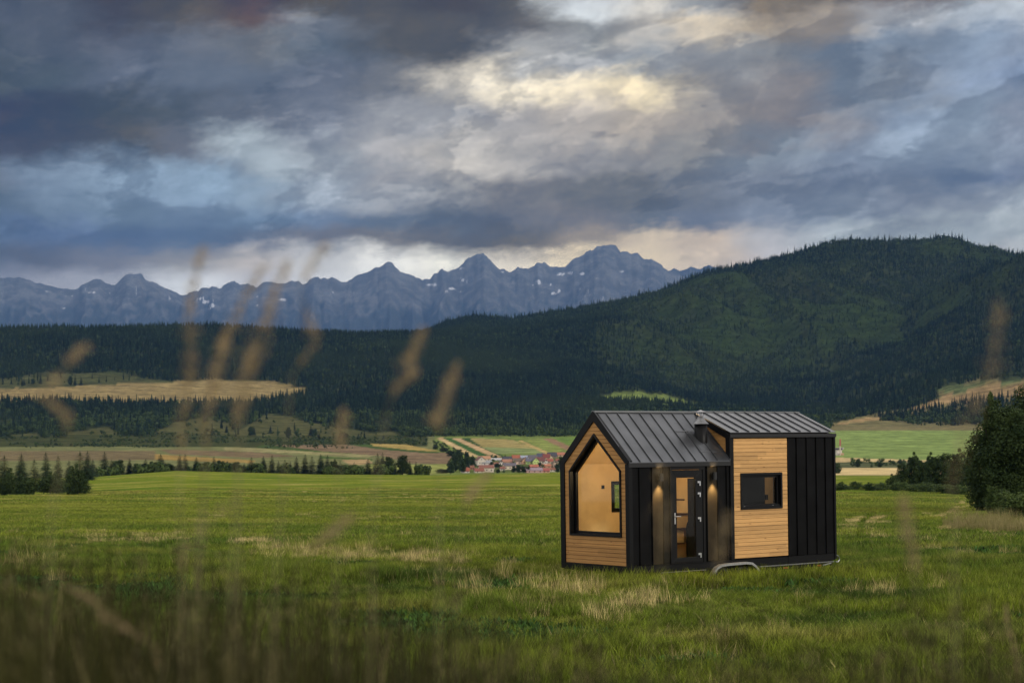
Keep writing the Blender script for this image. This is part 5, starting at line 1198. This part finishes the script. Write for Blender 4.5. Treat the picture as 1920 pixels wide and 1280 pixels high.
# side window
SO = [(3.44, 1.33), (4.83, 1.33), (4.83, 2.20), (3.44, 2.20)]
m = MB(); m.ring(SO, inset(SO, .05), 'y', -.045, .08); sw = part(m, 'side_window', M_FRAME)
m = MB(); m.ring(inset(SO, .051), inset(SO, .115), 'y', .04, .11); m.box(3.50, 4.77, -.01, .035, 1.385, 1.43); part(m, 'sash', M_FRAME, sw)
m = MB(); m.box(3.55, 4.72, .07, .076, 1.44, 2.09); part(m, 'pane', M_GLASS, sw)
m = MB(); m.box(3.55, 3.60, -.016, -.0101, 1.40, 1.412); m.box(4.50, 4.55, -.016, -.0101, 1.40, 1.412); part(m, 'drain_cap', M_STEEL, sw)
# what shows through the side window: dark unit and a lit strip of wall
a0 = uz(1300 + 455 / 3.46, 915, 1.0)[0]; a1 = uz(1300 + 522 / 3.46, 915, 1.0)[0]
m = MB(); m.box(3.07, a0, .95, 1.0, .15, 3.0); m.box(a1 - .03, 6.5, .95, 1.0, .15, 3.0); part(m, 'inner_screen', M_INT)
m = MB(); m.box(3.5, 6.5, 1.6, 1.63, .15, 3.0); part(m, 'bathroom_wall', M_PLY)
b0 = uz(1436.5, 932, .93); m = MB(); m.box(b0[0] - .04, b0[0] + .04, .90, .94, b0[1] - .06, b0[1] + .07); part(m, 'switch_box', M_FRAME)
# door
DO = [(1.20, .13), (2.28, .13), (2.28, 2.38), (1.20, 2.38)]
m = MB(); m.ring(DO, [(1.262, .15), (2.225, .15), (2.225, 2.315), (1.262, 2.315)], 'y', -.035, .11); part(m, 'door_frame', M_FRAME)
door = empty('door'); door.parent = house; KIDS.setdefault('tiny_house', []).append(door)
gl = [(1.405, .27), (2.0, .27), (2.0, 2.13), (1.405, 2.13)]
lf_ = [(1.268, .156), (2.22, .156), (2.22, 2.31), (1.268, 2.31)]
m = MB(); m.ring(lf_, gl, 'y', -.02, .05); part(m, 'leaf', M_FRAME, door, bevel=.004)
m = MB(); m.box(1.406, 1.999, .012, .018, .271, 2.129); part(m, 'pane', M_GLASS, door)
m = MB(); m.box(1.325, 1.352, -.032, -.0205, 1.06, 1.32); m.tube([(1.338, -.03, 1.235), (1.338, -.075, 1.235), (1.355, -.082, 1.235), (1.47, -.082, 1.235)], .010, 8); part(m, 'handle', M_STAIN, door)
for zc in (2.007, 1.743, 1.161, .321):
    m = MB(); m.box(2.055, 2.135, -.038, -.021, zc - .01, zc + .035); m.box(2.105, 2.135, -.046, -.0381, zc - .07, zc + .035); part(m, 'hinge', M_STAIN, door)
# plywood storage stair seen through the door
def vbox(X0, X1, Y0, Y1, v, dep, name, mat):
    cs = [uz(1240 + x / 5.818, 870 + y / 5.818, v) for x, y in ((X0, Y0), (X1, Y1))]
    u0, u1_ = min(c[0] for c in cs), max(c[0] for c in cs); z0, z1 = min(c[1] for c in cs), max(c[1] for c in cs)
    mm_ = MB(); mm_.box(u0, u1_, v, v + dep, z0, z1); return part(mm_, name, mat)
vbox(250, 356, 392, 535, 1.55, .5, 'stair_box', M_PLY); vbox(246, 358, 378, 391, 1.52, .5, 'tread', M_PLYD)
vbox(158, 334, 551, 695, 1.40, .6, 'stair_box', M_PLY); vbox(150, 360, 537, 550, 1.38, .6, 'tread', M_PLYD)
vbox(150, 248, 714, 855, 1.25, .7, 'stair_box', M_PLY); vbox(150, 300, 698, 712, 1.22, .7, 'tread', M_PLYD)
vbox(150, 300, 872, 1030, 1.42, .6, 'stair_box', M_PLY); vbox(150, 256, 857, 870, 1.22, .7, 'tread', M_PLYD)
ua, za = uz(1240 + 300 / 5.818, 870 + 700 / 5.818, 1.1); ub, zb_ = uz(1240 + 300 / 5.818, 870 + 1040 / 5.818, 1.1)
m = MB(); rr3 = .34; arc = [(ua + rr3 - rr3 * math.cos(t_), za + .30 * math.sin(t_)) for t_ in np.linspace(0, math.pi, 14)]
m.prism([(ua, zb_)] + arc + [(ua + 2 * rr3, zb_)], 'y', 1.1, 1.2); part(m, 'arched_panel', M_INT)
m = MB(); m.box(2.3, 3.02, .13, .6, .151, 2.1); part(m, 'wardrobe', M_INT)
# wall lamps, shining up and down
M_LAMP = pmat('lamp_body', (.02, .02, .02), .3, .1, 10, metal=.3); M_GLOW = emit_mat('lamp_glow', (1, .74, .42), 14)
for u in (.862, 2.537):
    lr = empty('wall_lamp', (u, -.10, 2.155)); lr.parent = house; KIDS['tiny_house'].append(lr)
    m = MB(); m.lathe([(.045, -.09), (.052, -.09), (.052, .09), (.045, .09), (.045, -.09)], (0, 0, 0), 20); m.box(-.02, .02, .04, .10, -.03, .03); part(m, 'housing', M_LAMP, lr, smooth=False)
    m = MB(); m.lathe([(.0, -.06), (.044, -.06), (.044, -.055), (0, -.055)], (0, 0, 0), 16); m.lathe([(.0, .055), (.044, .055), (.044, .06), (0, .06)], (0, 0, 0), 16); part(m, 'bulb', M_GLOW, lr)
    for s in (-1, 1):
        ld = bpy.data.lights.new('lamp_light', 'SPOT'); ld.energy = 190 if s < 0 else 40; ld.color = (1, .70, .36); ld.spot_size = math.radians(80); ld.spot_blend = .8; ld.shadow_soft_size = .03
        lo = bpy.data.objects.new('lamp_light', ld); COL.objects.link(lo); lo.parent = lr; lo.location = (0, .0, s * .095); lo.rotation_euler = (0 if s < 0 else math.pi, 0, 0)
# cladding strips behind the lamps, paler and warmer: lamp glow put into the colour
M_STRIP = pmat('lamplit_panel', (.022, .016, .008), .55, .2, 3, spec=.12)
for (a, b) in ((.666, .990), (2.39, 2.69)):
    m = MB(); m.box(a, b, -.006, -.0005, .15, 2.425); part(m, 'lamplit_panel', M_STRIP)
# ceiling light inside
m = MB(); m.lathe([(0, 0), (.12, 0), (.12, .03), (0, .03)], (.95, .55, 2.42), 20); part(m, 'ceiling_lamp', emit_mat('ceiling_glow', (1, .72, .42), 5))
for (loc, e_) in (((.95, .6, 2.36), 84), ((2.0, .75, 2.2), 10), ((4.3, 1.3, 2.4), 110.0)):
    ld = bpy.data.lights.new('room_light', 'POINT'); ld.energy = e_; ld.color = (1, .70, .40); ld.shadow_soft_size = .10
    lo = bpy.data.objects.new('room_light', ld); COL.objects.link(lo); lo.parent = house; lo.location = loc
# roofs
def slab(m, u0, u1_, vA, zA, vB, zB, th, ovr=0):
    m.add([(u0, vA, zA), (u1_, vA, zA), (u1_, vB, zB), (u0, vB, zB), (u0, vA, zA + th), (u1_, vA, zA + th), (u1_, vB, zB + th), (u0, vB, zB + th)],
          [(0, 3, 2, 1), (4, 5, 6, 7), (0, 1, 5, 4), (1, 2, 6, 5), (2, 3, 7, 6), (3, 0, 4, 7)])
def seam(m, u, vA, zA, vB, zB, h=.032, w_=.008): slab(m, u - w_, u + w_, vA, zA, vB, zB, h)
m = MB(); slab(m, -.03, U1 - .035, -.045, H0 - .045 * sl, W / 2 - .02, HP - .02 * sl, .012)
u = .30
while u < U1 - .1:
    seam(m, u, -.047, H0 - .045 * sl + .0125, W / 2 - .07, HP - .07 * sl + .0125); u += .343
seam(m, -.022, -.047, H0 - .045 * sl + .0125, W / 2 - .04, HP - .04 * sl + .0125, .02)
seam(m, U1 - .05, -.047, H0 - .045 * sl + .0125, W / 2 - .1, HP - .1 * sl + .0125, .05)
slab(m, 2.32, U1 - .07, .18, H0 + .18 * sl + .0135, .20, H0 + .20 * sl + .0135, .018)
slab(m, 2.05, 2.45, .70, H0 + .70 * sl + .0135, .715, H0 + .715 * sl + .0135, .03)
part(m, 'main_roof', M_ROOF)
m = MB(); slab(m, -.03, L + .03, W / 2 + .02, HP - .02 * sl, W + .045, H0 - .045 * sl, .012); part(m, 'rear_roof', M_ROOF)
s2 = (HP - H2) / (W / 2)
m = MB(); slab(m, U1 - .035, L + .035, -.05, H2 - .05 * s2 + .003, W / 2 - .02, HP - .02 * s2 + .003, .012)
u = U1 + .24
while u < L - .05:
    seam(m, u, -.052, H2 - .05 * s2 + .0155, W / 2 - .07, HP - .07 * s2 + .0155); u += .349
part(m, 'loft_roof', M_ROOF)
m = MB(); m.box(-.035, U1 - .037, W / 2 - .06, W / 2 + .06, HP - .025, HP + .022); m.box(U1 - .036, L + .036, W / 2 - .055, W / 2 + .065, HP - .022, HP + .027); part(m, 'ridge_cap', pmat('ridge_metal', (.13, .135, .14), .4, .1, 3, metal=.3), bevel=.006)
m = MB(); m.box(-.045, U1 - .04, -.055, -.001, H0 - .145, H0 - .045); m.box(U1 - .045, L + .04, -.06, -.001, H2 - .135, H2 - .047); part(m, 'fascia', M_ROOF if False else pmat('fascia_metal', (.010, .010, .0105), .4, .1, 3, spec=.3), bevel=.004)
# cheek between the two roofs: timber triangle with black rake
m = MB(); z = 2.62; rr2 = random.Random(9)
while z < 3.6:
    zt = min(z + .09, 3.6)
    vhi0 = (z - H0) / sl - .02; vhi1 = (zt - H0) / sl - .02
    def lo_(zz): return max(.105, (zz + .155 - H2) / s2)
    v00, v01 = lo_(z), lo_(zt)
    if vhi0 > v00 or vhi1 > v01:
        m.add([(U1 - .02, v00, z), (U1 - .02, max(v00, vhi0), z), (U1 - .02, max(v01, vhi1), zt), (U1 - .02, v01, zt), (U1, v00, z), (U1, max(v00, vhi0), z), (U1, max(v01, vhi1), zt), (U1, v01, zt)], [(0, 3, 2, 1), (4, 5, 6, 7), (0, 1, 5, 4), (1, 2, 6, 5), (2, 3, 7, 6), (3, 0, 4, 7)])
    z += PIT
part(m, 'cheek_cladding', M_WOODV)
m = MB(); m.prism([(.03, 2.50), (W / 2, 3.64), (W / 2, 3.66), (.03, 3.16)], 'x', U1 + .001, U1 + .03); part(m, 'cheek_wall', M_INT)
m = MB(); m.prism([(-.045, H2 - .045), (W / 2, HP - .004), (W / 2, HP - .13), (.10, H2 - .145), (.10, 2.60), (-.045, 2.45)], 'x', U1 - .055, U1 - .036 + .015); part(m, 'cheek_trim', M_TRIM)
# chimney
cu, cv = 2.70, .54; ch = empty('chimney', (cu, cv, 0)); ch.parent = house; KIDS['tiny_house'].append(ch)
m = MB(); m.lathe([(.155, 2.85), (.155, 3.40), (.0, 3.40)], (0, 0, 0), 28); part(m, 'flue', M_TRIM, ch, smooth=True)
m = MB(); m.lathe([(.195, 3.395), (.125, 3.47), (.122, 3.475), (.058, 3.575), (.058, 3.59)], (0, 0, 0), 28); part(m, 'cone', M_STEEL, ch)
m = MB()
for k in range(4):
    th = .6 + k * math.pi / 2; m.tube([(.05 * math.cos(th), .05 * math.sin(th), 3.57), (.09 * math.cos(th), .09 * math.sin(th), 3.69)], .007, 6)
m.lathe([(.0, 3.735), (.155, 3.68), (.155, 3.675), (0, 3.69)], (0, 0, 0), 28); part(m, 'cowl', M_STEEL, ch)
m = MB(); slab(m, 2.42, 3.0, .22, H0 + .22 * sl + .0135, .80, H0 + .80 * sl + .0135, .006); part(m, 'flashing', M_ROOF)
# trailer: rails, wheel arch, wheels, coupling
m = MB(); m.box(4.02, 6.6, -.05, -.01, -.075, -.05); m.box(.9, 2.28, -.045, -.01, -.055, -.04); 
part(m, 'trailer_rail', M_STEEL)
m = MB(); m.box(.3, 6.5, .25, .35, -.20, -.032); m.box(.3, 6.5, 2.1, 2.2, -.20, -.032); m.box(2.2, 6.6, .0, .2, -.16, -.035); part(m, 'chassis', M_TRIM)
arc = [(2.37, -.29), (2.42, -.12), (2.52, .0), (2.68, .06), (2.9, .075), (3.5, .085), (3.68, .06), (3.80, -.01), (3.90, -.11), (3.965, -.26)]
m = MB(); inn = []
for i, (a, b) in enumerate(arc):
    p0 = Vector(arc[max(i - 1, 0)]); p1 = Vector(arc[min(i + 1, len(arc) - 1)]); t_ = (p1 - p0).normalized(); inn.append((a + t_.y * .055, b - t_.x * .055))
for i in range(len(arc) - 1):
    m.prism([arc[i], arc[i + 1], inn[i + 1], inn[i]], 'y', -.16, -.035)
part(m, 'wheel_arch', M_ARCH)
for u in (2.80, 3.52):
    wr = empty('wheel', (u, .08, -.17)); wr.parent = house; KIDS['tiny_house'].append(wr)
    m = MB(); b_ = len(m.v)
    prof = [(.16, -.09), (.23, -.09), (.25, -.06), (.25, .06), (.23, .09), (.16, .09)]
    for r_, y_ in prof:
        for k in range(28): th = k * math.pi / 14; m.v.append((r_ * math.cos(th), y_, r_ * math.sin(th) - .06))
    for i in range(len(prof) - 1):
        for k in range(28): m.f.append((b_ + i * 28 + k, b_ + i * 28 + (k + 1) % 28, b_ + (i + 1) * 28 + (k + 1) % 28, b_ + (i + 1) * 28 + k)); m.mi.append(0)
    part(m, 'tyre', M_RUB, wr)
    m = MB(); m.tube([(0, -.05, -.06), (0, .05, -.06)], .165, 24); m.tube([(0, -.08, -.06), (0, -.04, -.06)], .05, 12); part(m, 'rim', M_STEEL, wr)
m = MB(); m.tube([(6.55, .5, -.10), (7.1, 1.05, -.12)], .03, 8); m.tube([(6.55, 2.0, -.10), (7.1, 1.30, -.12)], .03, 8); m.tube([(7.0, 1.17, -.12), (7.5, 1.17, -.10)], .04, 8); m.tube([(7.3, 1.05, -.45), (7.3, 1.05, .35)], .025, 8)
m.tube([(6.70, -.02, .10), (6.78, -.03, .06), (6.82, -.03, -.02), (6.75, -.03, -.08), (6.68, -.02, -.07)], .014, 6); m.tube([(6.2, -.04, -.14), (6.5, -.04, -.10)], .02, 6)
part(m, 'coupling', M_STEEL)
m = MB(); m.box(4.85, 5.0, -.02, .0, -.15, -.125); m.box(6.0, 6.12, -.06, -.04, -.15, -.12); part(m, 'side_marker', pmat('red_marker', (.35, .03, .02), .3, .1, 10))
# corner steadies
for (u, v) in ((.35, .3), (6.4, .3), (.35, 2.2), (6.4, 2.2)):
    m = MB(); m.tube([(u, v, -.03), (u, v, -.42)], .03, 8); m.box(u - .09, u + .09, v - .09, v + .09, -.44, -.42); part(m, 'steady', M_STEEL)

# ------------------------------------------------------------------ haze
hb = MB(); hb.box(-21000, 21000, -60, HAZE_FAR, -260, HAZE_TOP)
hz = hb.build('haze'); tag(hz, kind='stuff')
hm = bpy.data.materials.new('haze'); hm.use_nodes = True; t = NT(hm.node_tree)
pv = t.n('ShaderNodeVolumePrincipled'); o_ = t.n('ShaderNodeOutputMaterial'); t.l(pv.outputs[0], o_.inputs['Volume'])
pv.inputs['Color'].default_value = (.112, .255, .56, 1); pv.inputs['Density'].default_value = HAZE_D; pv.inputs['Anisotropy'].default_value = 0
hz.data.materials.append(hm)
